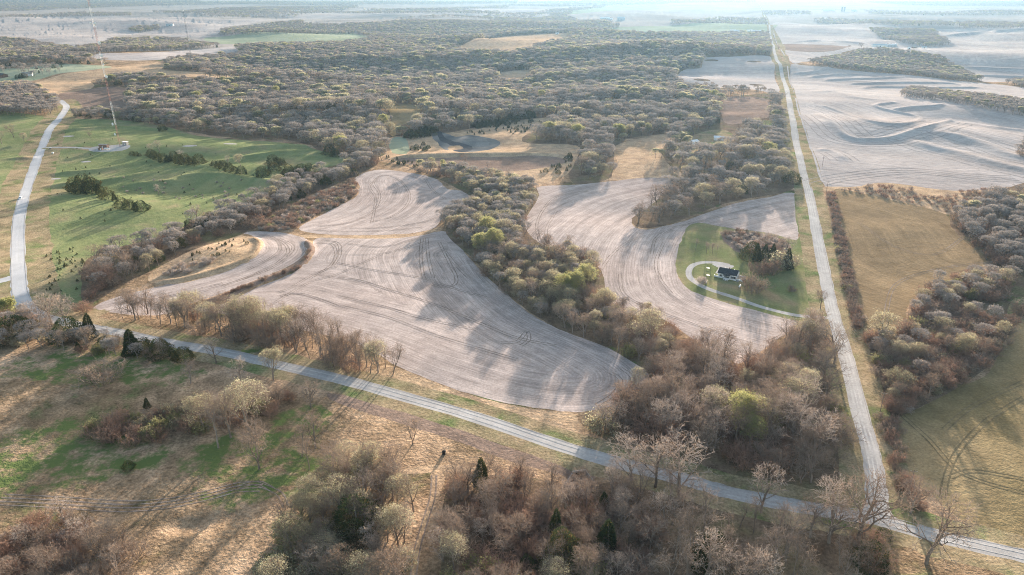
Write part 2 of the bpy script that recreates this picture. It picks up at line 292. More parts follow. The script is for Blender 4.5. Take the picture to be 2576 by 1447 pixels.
region('field', [(1350,472),(1450,465),(1550,455),(1620,447),(1690,450),(1680,470),(1640,515),(1600,540),(1590,560),(1620,578),(1700,562),(1760,542),(1850,512),(1930,497),(2000,487),(2008,560),(2004,604),(1940,590),(1830,575),(1750,562),(1725,600),(1708,640),(1705,690),(1730,725),(1800,752),(1900,780),(2000,808),(1990,830),(1960,850),(1920,880),(1880,905),(1850,915),(1800,890),(1740,850),(1660,800),(1580,790),(1540,760),(1500,720),(1500,660),(1430,630),(1370,620),(1330,600),(1320,560),(1340,520)], 'stubble', gl((2000,500),(1860,530),(1740,560),(1690,610),(1675,680),(1700,740),(1800,790),(1950,830)))
region('lawn', [(1745,562),(1830,573),(1940,588),(2008,603),(2004,560),(1998,490),(2018,484),(2040,576),(2062,680),(2084,795),(2075,812),(2000,806),(1900,781),(1800,753),(1730,726),(1704,690),(1702,650),(1714,605)], 'lawn')
region('thicket_floor', [(1815,592),(1870,583),(1960,600),(1990,625),(1960,660),(1900,640),(1850,632)], 'brown')
# foreground strips
region('roadside_grass', [(960,920),(1000,925),(1080,957),(1180,992),(1280,1018),(1380,1033),(1440,1040),(1470,1075),(1560,1130),(1500,1120),(1380,1090),(1200,1040),(1050,990),(930,950)], 'tan')
region('ditch', [(830,990),(950,1010),(1100,1060),(1250,1115),(1400,1165),(1480,1190),(1420,1200),(1280,1160),(1120,1100),(960,1050),(840,1010)], 'brown', open_=False)
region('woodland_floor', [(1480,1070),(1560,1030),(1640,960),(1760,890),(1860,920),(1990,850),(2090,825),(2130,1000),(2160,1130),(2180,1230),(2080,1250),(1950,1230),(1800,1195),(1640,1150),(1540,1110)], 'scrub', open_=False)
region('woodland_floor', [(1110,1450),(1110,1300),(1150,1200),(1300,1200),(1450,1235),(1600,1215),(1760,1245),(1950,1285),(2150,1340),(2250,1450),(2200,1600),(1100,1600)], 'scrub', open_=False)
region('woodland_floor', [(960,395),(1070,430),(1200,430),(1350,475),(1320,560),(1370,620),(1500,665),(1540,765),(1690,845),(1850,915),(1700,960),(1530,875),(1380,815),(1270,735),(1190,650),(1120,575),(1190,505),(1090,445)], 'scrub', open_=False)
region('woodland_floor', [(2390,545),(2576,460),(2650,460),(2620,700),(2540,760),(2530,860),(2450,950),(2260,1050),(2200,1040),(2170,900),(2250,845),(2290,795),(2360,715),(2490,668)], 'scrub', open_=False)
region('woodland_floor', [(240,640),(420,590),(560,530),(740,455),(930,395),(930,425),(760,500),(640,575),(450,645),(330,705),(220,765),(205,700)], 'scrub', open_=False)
region('ditch', [(1425,1196),(1445,1186),(1492,1188),(1490,1232),(1470,1246),(1445,1240)], 'brown', n=3)
region('farm_track', [(1085,1190),(1100,1185),(1120,1200),(1100,1260),(1070,1330),(1045,1450),(1030,1450),(1055,1330),(1082,1250)], 'tan')
region('footpath', [(1000,1182),(1090,1170),(1200,1175),(1205,1182),(1095,1190),(1000,1192)], 'tan', open_=False)
# roads
LR = road('road', [(150,252),(160,260),(167,269),(156,289),(129,320),(115,348),(104,375),(90,410),(75,452),(58,505),(47,559),(45,628),(47,698),(52,743),(68,775),(104,796),(160,812),(202,820)], 8.8, 'paved', 20, 'verge')
road('side_road', [(-60,720),(0,707),(30,698),(45,694)], 8, 'paved')
road('access_track', [(112,371),(150,371),(200,372),(235,375)], 4.2, 'gravel', 6)
region('gravel_pad', [(225,374),(234,381.5),(308,379),(328,367),(307,363.5),(277,366),(240,369)], 'gravel', n=3, rough=.2)
road('driveway', [(2090,800),(2055,797),(2001,793),(1921,774),(1852,750),(1793,731),(1757,715),(1736,698),(1733,681),(1744,667),(1772,660),(1810,662),(1835,667)], 4.0, 'gravel', 5.8, 'lawn')
region('driveway', [(1790,664),(1845,668),(1838,676),(1815,690),(1800,686),(1808,674)], 'gravel', n=2, rough=.1)
road('road', [(104,796),(202,819),(302,837),(400,858),(556,885),(695,917),(884,961),(1144,1034),(1440,1131),(1614,1180),(1729,1208),(1834,1239),(1974,1267),(2113,1291),(2182,1301),(2287,1329),(2391,1357),(2576,1399),(2760,1445)], 7.2, 'gravel', 11)
RR = road('road', [(2208,1300),(2203,1240),(2200,1187),(2186,1117),(2166,1048),(2140,943),(2126,889),(2095,785),(2073,680),(2053,576),(2034,480),(2017,417),(2001,348),(1989,278),(1974,209),(1964,167),(1951,139),(1943,111),(1937,83),(1931,63),(1924,42),(1916,22),(1911,12)], 7.0, 'gravel', 12, w2=8)
road('driveway', [(2097,801),(2075,799),(2045,796.5)], 3.6, 'gravel')
region('road', [(2184,1180),(2216,1180),(2227,1215),(2236,1245),(2236,1268),(2250,1300),(2292,1324),(2240,1322),(2180,1307),(2120,1298),(2125,1284),(2160,1284),(2180,1262),(2187,1225)], 'gravel', n=4, rough=.15)
region('road_verge', [(2072,462),(2040,362),(2010,278),(1984,167),(1968,110),(1945,64),(1944,75),(1956,110),(1970,150),(1982,200),(1998,278),(2012,348),(2026,417),(2045,478)], 'verge')
for px, py, a, b in ((140,450,4.5,3),(216,407,5.5,2.6),(172,343,7,2.2),(477,367,8,1.8),(580,362,8,1.8),(1790,152,16,5),(1897,155,16,5),(1766,201,16,5),(1904,214,14,5)):
    q = at([(px, py)])[0]; th = np.linspace(0, 6.283, 11)[:-1]
    region('bare_patch', None, 'bare' if px < 1000 else 'scrub', n=3, rough=.3, wpts=np.stack([q[0]+a*np.cos(th), q[1]+a*b/5*np.sin(th)], 1))

# ------------------------------------------------------------------ triangulate the whole sheet
def to_par(W): 
    r = np.maximum(np.hypot(W[:, 0], W[:, 1]), 1); return np.degrees(np.arctan2(W[:, 0], W[:, 1])), np.degrees(np.arctan2(CAMH, r))
def from_par(a, v):
    r = CAMH/np.tan(np.radians(v)); return np.stack([r*np.sin(np.radians(a)), r*np.cos(np.radians(a))], 1)
PAR = []; EDG = []
vs = np.concatenate([np.arange(.36, 1, .08), np.arange(1, 3, .07), np.arange(3, 9, .1), np.arange(9, 52, .2)])
for v in vs:
    a = np.arange(-52, 52.01, .2); PAR.append(np.stack([a+rs.uniform(-.05, .05, a.shape), np.full(a.shape, v)+rs.uniform(-.01, .01, a.shape)*min(v/2, 3)], 1))
for v in (.36, .6, 1, 2, 4, 8, 15, 25, 40, 60, 80, 89):
    a = np.concatenate([np.arange(-180, -53, 4.0), [180.0]]) ; a = np.concatenate([a, np.arange(54, 179, 4.0)])
    PAR.append(np.stack([a, np.full(a.shape, float(v))], 1))
for v in (54, 60, 70, 80, 89):
    a = np.arange(-50, 51, 3.0); PAR.append(np.stack([a, np.full(a.shape, float(v))], 1))
for pl, wd, a in BERMS:
    P = np.array(pl); T = np.gradient(P, axis=0); T /= np.linalg.norm(T, axis=1)[:, None]; Nn = np.stack([-T[:, 1], T[:, 0]], 1)
    fine = np.concatenate([P[:-1]+(P[1:]-P[:-1])*k/4 for k in range(4)]); Nf = np.concatenate([Nn[:-1]]*4)
    ordr = np.argsort(np.concatenate([np.arange(len(P)-1)+k/4 for k in range(4)])); fine, Nf = fine[ordr], Nf[ordr]
    for o in (-1.9, -1.3, -.9, -.5, 0, .5, .9, 1.3, 1.9):
        q = fine+Nf*o*wd; aa, vv = to_par(q); ok = (np.abs(aa) < 51) & (vv > .5) & (vv < 51)
        n0 = sum(len(a_) for a_ in PAR); PAR.append(np.stack([aa, vv], 1)); EDG += [(n0+i, n0+i+1) for i in range(len(aa)-1) if ok[i] and ok[i+1]]
PAR = np.concatenate(PAR)
pts = [Vector((float(a), float(v))) for a, v in PAR]
faces = []
for rg in REG:
    aa, vv = to_par(rg['poly']); aa = np.clip(aa, -51.5, 51.5); vv = np.clip(vv, .4, 51.5)
    if np.sum(aa*np.roll(vv, -1)-np.roll(aa, -1)*vv) < 0: aa, vv = aa[::-1], vv[::-1]
    f = list(range(len(pts), len(pts)+len(aa))); pts += [Vector((float(a), float(v))) for a, v in zip(aa, vv)]; faces.append(f)
ov, oe, of, _, _, orig = delaunay_2d_cdt(pts, EDG, faces, 0, 1e-5)
OV = np.array([(p.x, p.y) for p in ov]); XY = from_par(OV[:, 0], OV[:, 1]); Z = height(XY[:, 0], XY[:, 1])
rr = np.hypot(XY[:, 0], XY[:, 1]); eps = np.clip(rr*.0015, .6, 60)
nx = (height(XY[:, 0]+eps, XY[:, 1])-height(XY[:, 0]-eps, XY[:, 1]))/(2*eps)
ny = (height(XY[:, 0], XY[:, 1]+eps)-height(XY[:, 0], XY[:, 1]-eps))/(2*eps)
NR = np.stack([-nx, -ny, np.ones_like(nx)], 1); NR /= np.linalg.norm(NR, axis=1)[:, None]
FC = np.array([tuple(f) for f in of]); own = np.array([max(o) if o else -1 for o in orig])
# triangles wind so that normals point up
def mesh_from(name, V, F, m, nrm=None, uv=None, smooth_=True):
    me = bpy.data.meshes.new(name); me.vertices.add(len(V)); me.vertices.foreach_set('co', np.asarray(V, np.float32).ravel())
    F = np.asarray(F, np.int32); k = F.shape[1]
    me.loops.add(F.size); me.loops.foreach_set('vertex_index', F.ravel())
    me.polygons.add(len(F)); me.polygons.foreach_set('loop_start', np.arange(0, F.size, k, dtype=np.int32))
    try: me.polygons.foreach_set('loop_total', np.full(len(F), k, np.int32))
    except Exception: pass
    if uv is not None:
        l = me.uv_layers.new(name='UVMap'); l.data.foreach_set('uv', np.asarray(uv, np.float32)[F.ravel()].ravel())
    me.update(calc_edges=True)
    me.polygons.foreach_set('use_smooth', np.full(len(F), smooth_))
    for mm in (m if isinstance(m, (list, tuple)) else [m]): me.materials.append(mm)
    if nrm is not None: me.normals_split_custom_set_from_vertices(np.asarray(nrm, np.float32).tolist())
    return me
def tag(o, label=None, cat=None, group=None, kind=None):
    if label: o['label'] = label
    if cat: o['category'] = cat
    if group: o['group'] = group
    if kind: o['kind'] = kind
    return o
def link(name, me, parent=None, loc=None):
    o = bpy.data.objects.new(name, me); col.objects.link(o)
    if parent: o.parent = parent
    if loc is not None: o.location = loc
    return o
V3 = np.column_stack([XY, Z])
A_, B_, C_ = V3[FC[:, 0]], V3[FC[:, 1]], V3[FC[:, 2]]
up = ((B_[:, 0]-A_[:, 0])*(C_[:, 1]-A_[:, 1])-(B_[:, 1]-A_[:, 1])*(C_[:, 0]-A_[:, 0])) < 0
FC[up] = FC[up][:, ::-1]
LUSH = [(100,905,26,.9),(220,930,26,.8),(330,925,22,.8),(480,945,20,.9),(60,1120,20,1),(150,1130,20,1),(260,1140,18,.9),(400,1145,14,.8),(620,1170,16,1.2),(580,1130,14,1),(660,1200,14,1.1),(540,1175,12,.8),(840,1180,12,1),(800,1230,14,.9),
  (790,1055,12,1.1),(770,1180,7,1),(740,1050,12,.9),(0,1250,16,.6),(200,1260,14,.6),(560,1245,14,.5),(500,850,14,.7),(640,880,14,.9),(720,905,12,.7),(1120,1010,8,.7),(1060,985,8,.6),(1440,1045,10,.9),(950,1000,8,.7),(1100,1060,8,.6),
  (1810,520,14,.9),(1700,560,14,.8),(1530,880,8,1),(1600,925,9,1.1),(1340,800,8,.9),(1270,735,8,.9),(1180,640,6,.7),(2150,1320,10,.8),(1900,1250,12,.8),(2060,1270,10,.9),(2120,1130,8,.9),(2230,1200,8,.9),(2180,1010,8,.9),(2150,930,8,.8),(2470,700,20,.8),(2330,760,14,.7),(2540,760,22,.9),(2060,330,30,.9),(2010,240,40,.8),(2035,400,20,.9)]
LW = at([(q[0], q[1]) for q in LUSH]); lush_v = np.zeros(len(XY))
for (lx, ly), q in zip(LW, LUSH): lush_v += q[3]*np.exp(-((XY[:, 0]-lx)**2+(XY[:, 1]-ly)**2)/(2*(q[2]*.75)**2))
lush_v = np.clip(lush_v, 0, 1.1)
def sub(name, sel, m, guide):
    F = FC[sel]; idx, inv = np.unique(F.ravel(), return_inverse=True); V = V3[idx]
    uv = None
    if guide is not None: S, D, T = seg_dist(V[:, 0], V[:, 1], guide); uv = np.stack([S, D], 1)
    o = link(name, mesh_from(name, V, inv.reshape(-1, 3), M[m], NR[idx], uv)); tag(o, kind='structure')
    la = o.data.attributes.new('lush', 'FLOAT', 'POINT'); la.data.foreach_set('value', lush_v[idx].astype(np.float32)); return o
rf = rr[FC].mean(1)
far = (own == -1) & (rf > 2300)
sub('ground', (own == -1) & ~far, 'ground', None); sub('farmland', far, 'farm', None)
for i, rg in enumerate(REG):
    s = own == i
    if s.any(): sub(rg['name'], s, rg['mat'], rg['guide'])

# ------------------------------------------------------------------ wheel ruts and worn lines lying on the ground
M['rut'] = mat('dark_rut', [(.15,.12,.07), (.21,.165,.10)], .1, .6, .05, 1, speckle=.2)
def ribbons(name, lines, m, lift=.05):
    V, F = [], []
    for pts_, wd, offs in lines:
        W = smooth(at(pts_), False, 8); T = np.gradient(W, axis=0); T /= np.linalg.norm(T, axis=1)[:, None]; Nn = np.stack([-T[:, 1], T[:, 0]], 1)
        for o in offs:
            b = len(V); hw = wd*(.6+.8*rs.rand(len(W), 1))/2
            l, r_ = W+Nn*(o+hw), W+Nn*(o-hw)
            zl, zr = height(l[:, 0], l[:, 1])+lift, height(r_[:, 0], r_[:, 1])+lift
            for i in range(len(W)): V += [(l[i][0], l[i][1], zl[i]), (r_[i][0], r_[i][1], zr[i])]
            F += [(b+2*i+1, b+2*i+3, b+2*i+2, b+2*i) for i in range(len(W)-1)]
    o = link(name, mesh_from(name, np.array(V), np.array(F), M[m])); tag(o, kind='structure'); return o
tr = [-.95, .95]
ruts = [([(849,700),(900,705),(980,730),(1090,765),(1200,810),(1300,850),(1400,870)], .45, tr), ([(849,745),(960,770),(1060,800),(1200,830)], .35, tr),
  ([(849,662),(940,680),(1060,700),(1130,722),(1230,750)], .4, tr), ([(849,768),(980,800),(1100,845),(1300,905)], .35, tr),
  ([(1062,600),(1058,640),(1064,690),(1072,708)], .5, tr), ([(1074,600),(1078,650),(1090,700)], .4, tr),
  ([(1105,610),(1130,660),(1148,700),(1140,718),(1110,722),(1085,715)], .5, tr), ([(1118,630),(1150,670),(1180,700)], .4, tr),
  ([(870,612),(960,622),(1050,600)], .4, tr), ([(849,640),(940,640),(1000,630),(1070,605)], .4, tr),
  ([(700,735),(730,725),(790,690),(849,670)], .4, tr), ([(704,745),(760,740),(849,770)], .4, tr), ([(690,762),(780,710),(849,690),(960,640)], .35, tr),
  ([(1310,870),(1330,855),(1325,835),(1300,860),(1260,862)], .45, tr), ([(1500,1020),(1545,990),(1560,955),(1530,935)], .45, tr), ([(1530,1015),(1575,985),(1590,950),(1560,925)], .4, tr),
  ([(800,612),(835,615),(845,640),(830,670),(780,700)], .45, tr), ([(810,605),(850,612),(855,640),(838,668)], .4, tr),
  ([(640,595),(700,605),(725,630),(700,660),(640,690),(560,720)], .5, tr), ([(655,590),(690,600),(705,625),(680,650),(620,680)], .4, tr), ([(560,712),(450,740),(330,765)], .4, tr), ([(700,600),(738,622),(700,665),(600,706),(480,742)], .4, tr),
  ([(950,445),(980,442),(1010,458),(1030,490),(1020,520),(985,545),(930,560)], .45, tr), ([(935,560),(945,500),(930,470),(950,450)], .45, tr), ([(800,570),(880,560),(940,530),(955,490),(940,460),(960,440)], .4, tr),
  ([(1120,540),(1060,560),(960,573),(880,575)], .4, tr), ([(1070,450),(1090,480),(1120,500)], .4, tr), ([(790,580),(870,583),(980,580),(1060,572)], .35, tr),
  ([(1360,610),(1350,570),(1365,530),(1400,495),(1480,480)], .4, tr), ([(1990,500),(1860,532),(1750,560),(1660,575)], .4, tr), ([(1380,612),(1375,575),(1400,530)], .35, tr),
  ([(1640,640),(1650,600),(1690,575),(1740,563)], .4, tr), ([(1500,700),(1540,640),(1600,600),(1700,580)], .3, tr),
  ([(1690,740),(1660,700),(1650,660),(1670,610)], .35, tr), ([(1600,760),(1700,800),(1850,850)], .35, tr), ([(1560,690),(1570,740),(1640,780)], .4, tr), ([(1930,860),(1970,840),(1950,815)], .4, tr)]
ribbons('wheel_tracks', ruts, 'track')
ribbons('wheel_tracks', [([(2230,1010),(2330,1100),(2420,1190),(2576,1240)], .5, tr), ([(2370,1250),(2400,1150),(2480,1060),(2576,1000)], .5, tr), ([(2390,1200),(2450,1185),(2576,1205)], .5, tr), ([(2376,1080),(2450,1020),(2576,960)], .5, tr)], 'rut')
ribbons('wheel_tracks', [
  ([(2500,660),(2400,670),(2310,690),(2250,720),(2230,780),(2225,850)], .35, tr), ([(2160,560),(2250,620),(2350,640),(2420,600)], .3, tr)], 'track')
ribbons('wheel_tracks', [([(0,1255),(150,1262),(300,1272),(420,1265),(520,1245),(600,1225),(660,1222)], .5, [-3, -1.2, .6, 2.4]), ([(640,1215),(700,1240),(720,1275)], .4, tr), ([(600,1225),(650,1215),(690,1235)], .4, tr),
  ([(1092,1195),(1088,1250),(1070,1310),(1050,1380),(1040,1450)], .5, [-.9, .9])], 'track')
M['worn'] = mat('worn_gravel', [(.42,.40,.38), (.49,.47,.445)], .08, .6, .02, 2, speckle=.12); M['worn2'] = mat('dirty_gravel', [(.31,.28,.255), (.38,.35,.325)], .08, .6, .02, 2, speckle=.15)
R1 = [(202,819),(302,837),(400,858),(556,885),(695,917),(884,961),(1144,1034),(1440,1131),(1614,1180),(1729,1208),(1834,1239),(1974,1267),(2113,1291),(2182,1301),(2287,1329),(2391,1357),(2576,1399),(2760,1445)]
R2 = [(2203,1240),(2200,1187),(2186,1117),(2166,1048),(2140,943),(2126,889),(2095,785),(2073,680),(2053,576),(2034,480),(2017,417),(2001,348),(1989,278),(1974,209)]
R3 = [(167,269),(156,289),(129,320),(115,348),(104,375),(90,410),(75,452),(58,505),(47,559),(45,628),(47,698),(52,743),(68,775)]
ribbons('gravel_wheel_tracks', [(R1, .7, [-1.5, 1.4]), (R2, .7, [-1.5, .1, 1.5])], 'worn', .05)
ribbons('gravel_windrows', [(R1, .35, [3.2]), (R2, .35, [-3.1]), (R3, .3, [-3.8, 3.8])], 'worn2', .06)
M['row'] = mat('dark_crop_row', [(.27,.235,.215), (.36,.32,.30)], .05, .6, .05, 1, speckle=.1)
ct = [([(2059,287),(2091,309),(2120,338),(2152,351),(2193,352),(2242,348),(2290,333),(2339,318),(2397,304)], 1.1, [-26, -17, -9, 9, 16, 24, 33]),
  ([(2064,265),(2108,280),(2169,301),(2230,312),(2278,312),(2310,306)], 1.1, [-24, -15, -8, 9, 17]), ([(2349,328),(2388,338),(2461,360),(2534,389),(2620,410)], 1., [-20, -11, 12, 22, 32]),
  ([(2278,349),(2339,370),(2412,387),(2509,413),(2620,440)], 1., [-22, -12, 12, 22, 32]), ([(2047,377),(2084,379),(2108,389),(2125,405)], .9, [-14, -7, 8, 15]), ([(2085,470),(2150,455),(2300,440),(2450,455),(2576,462)], .9, [4, 11, 18, 26]),
  ([(2132,213),(2242,209),(2364,210),(2420,214)], 1.6, [-40, -22, 20, 38]), ([(2035,196),(2096,189),(2169,187),(2183,182)], 1.6, [-30, 25]), ([(2071,204),(2132,200),(2242,197),(2286,192)], 1.6, [-20, 20])]
ribbons('contour_rows', ct, 'row', .12)
ribbons('fence_line_path', [([(1939,62),(1981,167),(2008,278),(2036,362),(2062,440),(2070,458)], 2.2, [0])], 'bare', .15)
ribbons('dam_crest_path', [([(975,400),(1000,397),(1100,389),(1250,387),(1370,388)], 3, [0])], 'tan', .12)


# ------------------------------------------------------------------ trees: a kit of kinds, each trunk + crown
M['bark'] = leafmat('bark', (.16,.125,.10), (.33,.265,.22), 0)
M['twig'] = leafmat('bare_twigs', (.225,.165,.125), (.36,.285,.23), .15)
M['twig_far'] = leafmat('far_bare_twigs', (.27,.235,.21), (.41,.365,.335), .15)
M['twig_pale'] = leafmat('pale_twigs', (.37,.295,.245), (.47,.39,.33), .15)
M['twig_red'] = leafmat('reddish_twigs', (.24,.15,.11), (.37,.25,.19), .15)
M['bud'] = leafmat('spring_buds', (.34,.32,.20), (.45,.42,.28), .45)
M['leaf'] = leafmat('young_leaves', (.26,.265,.11), (.34,.335,.16), .5)
M['cedar'] = leafmat('cedar_sprays', (.045,.065,.035), (.085,.095,.04), .12)
M['cedar_r'] = leafmat('rusty_cedar_sprays', (.11,.085,.035), (.19,.13,.05), .15)
M['bloss'] = leafmat('pale_blossom_buds', (.42,.36,.33), (.52,.47,.44), .4)

class Geo:
    def __init__(s): s.V, s.F, s.I = [], [], []
    def quad(s, a, b, c, d, i=0):
        k = len(s.V); s.V += [a, b, c, d]; s.F.append((k, k+1, k+2, k+3)); s.I.append(i)
    def tube(s, P, Rr, n=5, i=0):
        k = len(s.V)
        for j, p in enumerate(P):
            d = P[min(j+1, len(P)-1)]-P[max(j-1, 0)]; d = d/(np.linalg.norm(d)+1e-9)
            a = np.cross(d, (0, 0, 1) if abs(d[2]) < .9 else (1, 0, 0)); a /= np.linalg.norm(a); b = np.cross(d, a)
            for q in range(n):
                t = 6.2832*q/n; s.V.append(p+Rr[j]*(a*math.cos(t)+b*math.sin(t)))
        for j in range(len(P)-1):
            for q in range(n):
                s.F.append((k+j*n+q, k+j*n+(q+1) % n, k+(j+1)*n+(q+1) % n, k+(j+1)*n+q)); s.I.append(i)
    def ribbon(s, P, wd, g, i=0):
        side = np.cross(P[-1]-P[0], g.normal(0, 1, 3)); side /= (np.linalg.norm(side)+1e-9)
        for j in range(len(P)-1):
            w0 = wd*(1-.55*j/(len(P)-1)); w1 = wd*(1-.55*(j+1)/(len(P)-1))
            s.quad(P[j]-side*w0/2, P[j]+side*w0/2, P[j+1]+side*w1/2, P[j+1]-side*w1/2, i)
    def mesh(s, name, mats):
        V = np.array(s.V); F = np.array(s.F, np.int32); me = mesh_from(name, V, F, [M[m] for m in mats], None, None, False)
        me.polygons.foreach_set('material_index', np.array(s.I, np.int32)); return me
def rot_dir(d, ang, az):
    a = np.cross(d, (0, 0, 1) if abs(d[2]) < .95 else (1, 0, 0)); a /= np.linalg.norm(a); b = np.cross(d, a)
    v = d*math.cos(ang)+(a*math.cos(az)+b*math.sin(az))*math.sin(ang); return v/np.linalg.norm(v)
def grow(seed, Ht=20., spread=1., kids=(7, 6, 5, 4), tw='twig', leaves=0, leafmat_='bud', leafsize=.4, stems=1, bole=.22, tww=.09, trunk_w=.022, droop=.05, lean=0., lod=0, shell=500):
    """a broad deciduous tree with a bole, rising limbs, branches and twigs; returns trunk mesh, crown mesh (unit: metres)"""
    g = np.random.RandomState(seed); T, K = Geo(), Geo(); tips = []
    def br(p, d, L, r, lv):
        n = (5, 4, 3, 2, 2)[lv]; P = [p]; step = L/n; dd = d.copy()
        for i in range(n):
            wob = (.10, .16, .2, .22, .25)[lv]
            dd = dd+g.normal(0, wob, 3); dd[2] += (.05, .10, .05, .0, -droop)[lv]; dd /= np.linalg.norm(dd); P.append(P[-1]+dd*step)
        P = np.array(P); Rr = [r*(1-.6*i/n) for i in range(n+1)]
        if lv <= 1: T.tube(P, Rr, 6 if lv == 0 else 4)
        elif lv == 2: (K if lod else T).tube(P, np.maximum(Rr, tww*.5), 3)
        else: K.ribbon(P, max(tww*(1.3 if lv == 3 else 1), .02), g)
        if lv >= len(kids): tips.append((P[-1], dd)); return
        nk = kids[lv]
        for c in range(nk):
            t = bole+(1-bole)*(c+g.uniform(.2, 1))/nk if lv == 0 else .22+.78*(c+g.uniform(0, 1))/nk
            f = min(t, .999)*n; i = int(f); q = P[i]+(P[i+1]-P[i])*(f-i); dl = P[i+1]-P[i]; dl = dl/np.linalg.norm(dl)
            ang = (g.uniform(.5, .95)*spread if lv == 0 else g.uniform(.45, .95)) * (1-.35*t if lv == 0 else 1)
            Lc = (Ht*.56*(1-.45*t)*g.uniform(.85, 1.15) if lv == 0 else L*g.uniform(.42, .66)*(1.15-.4*t))
            br(q, rot_dir(dl, ang, c*2.4+g.uniform(-.5, .5)), Lc, Rr[i]*.55, lv+1)
    for s_ in range(stems):
        d0 = np.array([lean, 0, 1.]) if stems == 1 else np.array([.32*math.cos(s_*6.28/stems+seed), .32*math.sin(s_*6.28/stems+seed), 1.])
        br(np.array([.4*math.cos(s_*2.1)*(stems > 1), .4*math.sin(s_*2.1)*(stems > 1), -.4]), d0/np.linalg.norm(d0), Ht*.72, Ht*trunk_w*(1 if stems == 1 else .7), 0)
    TP = np.array([p for p, d in tips]); cz = np.percentile(TP[:, 2], 50); top = np.percentile(TP[:, 2], 97); rad = np.percentile(np.hypot(TP[:, 0], TP[:, 1]), 80); ph = g.uniform(0, 6.28, 6)
    for k in range(shell):
        a, q = g.uniform(0, 6.28), math.sqrt(g.uniform(.02, 1)); e = math.acos(q)*(1 if g.rand() < .86 else -.5)
        lump = 1+.13*math.sin(3*a+ph[0])*math.cos(4*e+ph[1])+.09*math.sin(7*a+ph[2])*math.cos(6*e+ph[3])
        dd = np.array([math.cos(e)*math.cos(a), math.cos(e)*math.sin(a), math.sin(e)]); c1 = np.array([0, 0, cz-.0*Ht])+dd*np.array([rad, rad, top-cz])*lump
        ln = Ht*g.uniform(.06, .13); d2 = dd+g.normal(0, .35, 3); d2 /= np.linalg.norm(d2); P = np.array([c1-d2*ln, c1-d2*ln*.45+g.normal(0, .1, 3), c1]); K.ribbon(P, tww*1.15, g); tips.append((c1, dd))
    if leaves:
        for p, d in tips:
            for k in range(leaves):
                c = p+g.normal(0, .45, 3); u = g.normal(0, 1, 3); u /= np.linalg.norm(u); v = np.cross(u, g.normal(0, 1, 3)); v /= np.linalg.norm(v)
                z = leafsize*g.uniform(.6, 1.3)/2; K.quad(c-u*z, c-v*z*.7, c+u*z, c+v*z*.7, 1)
    # scale to the wanted height
    zz = max(max(v[2] for v in T.V), max(v[2] for v in K.V)); s = Ht/zz
    T.V = [v*s for v in T.V]; K.V = [v*s for v in K.V]
    return T.mesh('trunk', ['bark']), K.mesh('crown', [tw, leafmat_])
def cedar(seed, Ht=9., wd=.42, rust=.35, n=2600, size=.42, blunt=.75):
    g = np.random.RandomState(seed); T, K = Geo(), Geo(); r = Ht*wd/1.1
    T.tube(np.array([[0, 0, -.3], [0, 0, Ht*.5], [0, 0, Ht*.92]]), [Ht*.022, Ht*.014, .03], 5)
    lob = [(g.uniform(0, 6.28), g.uniform(0, 1), g.uniform(.25, .55)) for _ in range(16)]
    for k in range(n):
        t = g.beta(1.1, 1.7); a = g.uniform(0, 6.28); prof = r*(1-t)**blunt*(.75+.25*min(t*8, 1))
        f = .80+sum(.30*math.exp(-((math.remainder(a-la, 6.283))**2/.22+(t-lt)**2/.012)) for la, lt, _ in lob)+g.normal(0, .05)
        q = prof*f*(1-g.beta(1, 4)*.55); c = np.array([q*math.cos(a), q*math.sin(a), .03*Ht+t*Ht*.97])
        u = np.array([math.cos(a), math.sin(a), .9])+g.normal(0, .35, 3); u /= np.linalg.norm(u); v = np.cross(u, g.normal(0, 1, 3)); v /= np.linalg.norm(v)
        z = size*g.uniform(.6, 1.3)
        K.quad(c-v*z*.35, c-u*z*.3, c+v*z*.35, c+u*z, 1 if g.rand() < rust*(f-.6) else 0)
    return T.mesh('trunk', ['bark']), K.mesh('crown', ['cedar', 'cedar_r'])
def shrub(seed, Ht=4., wd=1.1, stems=46, tw='twig_red', leaves=0, lm='bud', tww=.07):
    g = np.random.RandomState(seed); T, K = Geo(), Geo()
    for s_ in range(stems):
        a, q = g.uniform(0, 6.28), math.sqrt(g.uniform(0, 1)); lean = q*wd*.9
        p = np.array([math.cos(a)*q*Ht*wd*.28, math.sin(a)*q*Ht*wd*.28, -.15]); d = np.array([math.cos(a)*lean*.7, math.sin(a)*lean*.7, 1.]); d /= np.linalg.norm(d)
        L = Ht*g.uniform(.7, 1.05)*(1-.25*q); P = [p]
        for i in range(3): d = d+g.normal(0, .13, 3); d /= np.linalg.norm(d); P.append(P[-1]+d*L/3)
        P = np.array(P)
        if s_ < 9: T.tube(P, [.06, .05, .035, .02], 3)
        else: K.ribbon(P, tww*1.2, g)
        for c in range(9):
            t = g.uniform(.25, 1)*2.99; i = int(t); b = P[i]+(P[i+1]-P[i])*(t-i); e = rot_dir(d, g.uniform(.4, 1.1), g.uniform(0, 6.28)); Lb = L*g.uniform(.2, .42)
            K.ribbon(np.array([b, b+e*Lb*.5+g.normal(0, .06, 3), b+e*Lb]), tww*.8, g)
            for k in range(3):
                bb = b+e*Lb*g.uniform(.3, 1); e2 = rot_dir(e, g.uniform(.3, 1.2), g.uniform(0, 6.28)); K.ribbon(np.array([bb, bb+e2*Lb*.55]), tww*.65, g)
            for k in range(leaves):
                c_ = b+e*Lb*g.uniform(.4, 1.1)+g.normal(0, .2, 3); u = g.normal(0, 1, 3); u /= np.linalg.norm(u); v = np.cross(u, g.normal(0, 1, 3)); v /= np.linalg.norm(v)
                K.quad(c_-u*.14, c_-v*.1, c_+u*.14, c_+v*.1, 1)
    return T.mesh('stems', ['bark']), K.mesh('crown', [tw, lm])
H0 = 20.
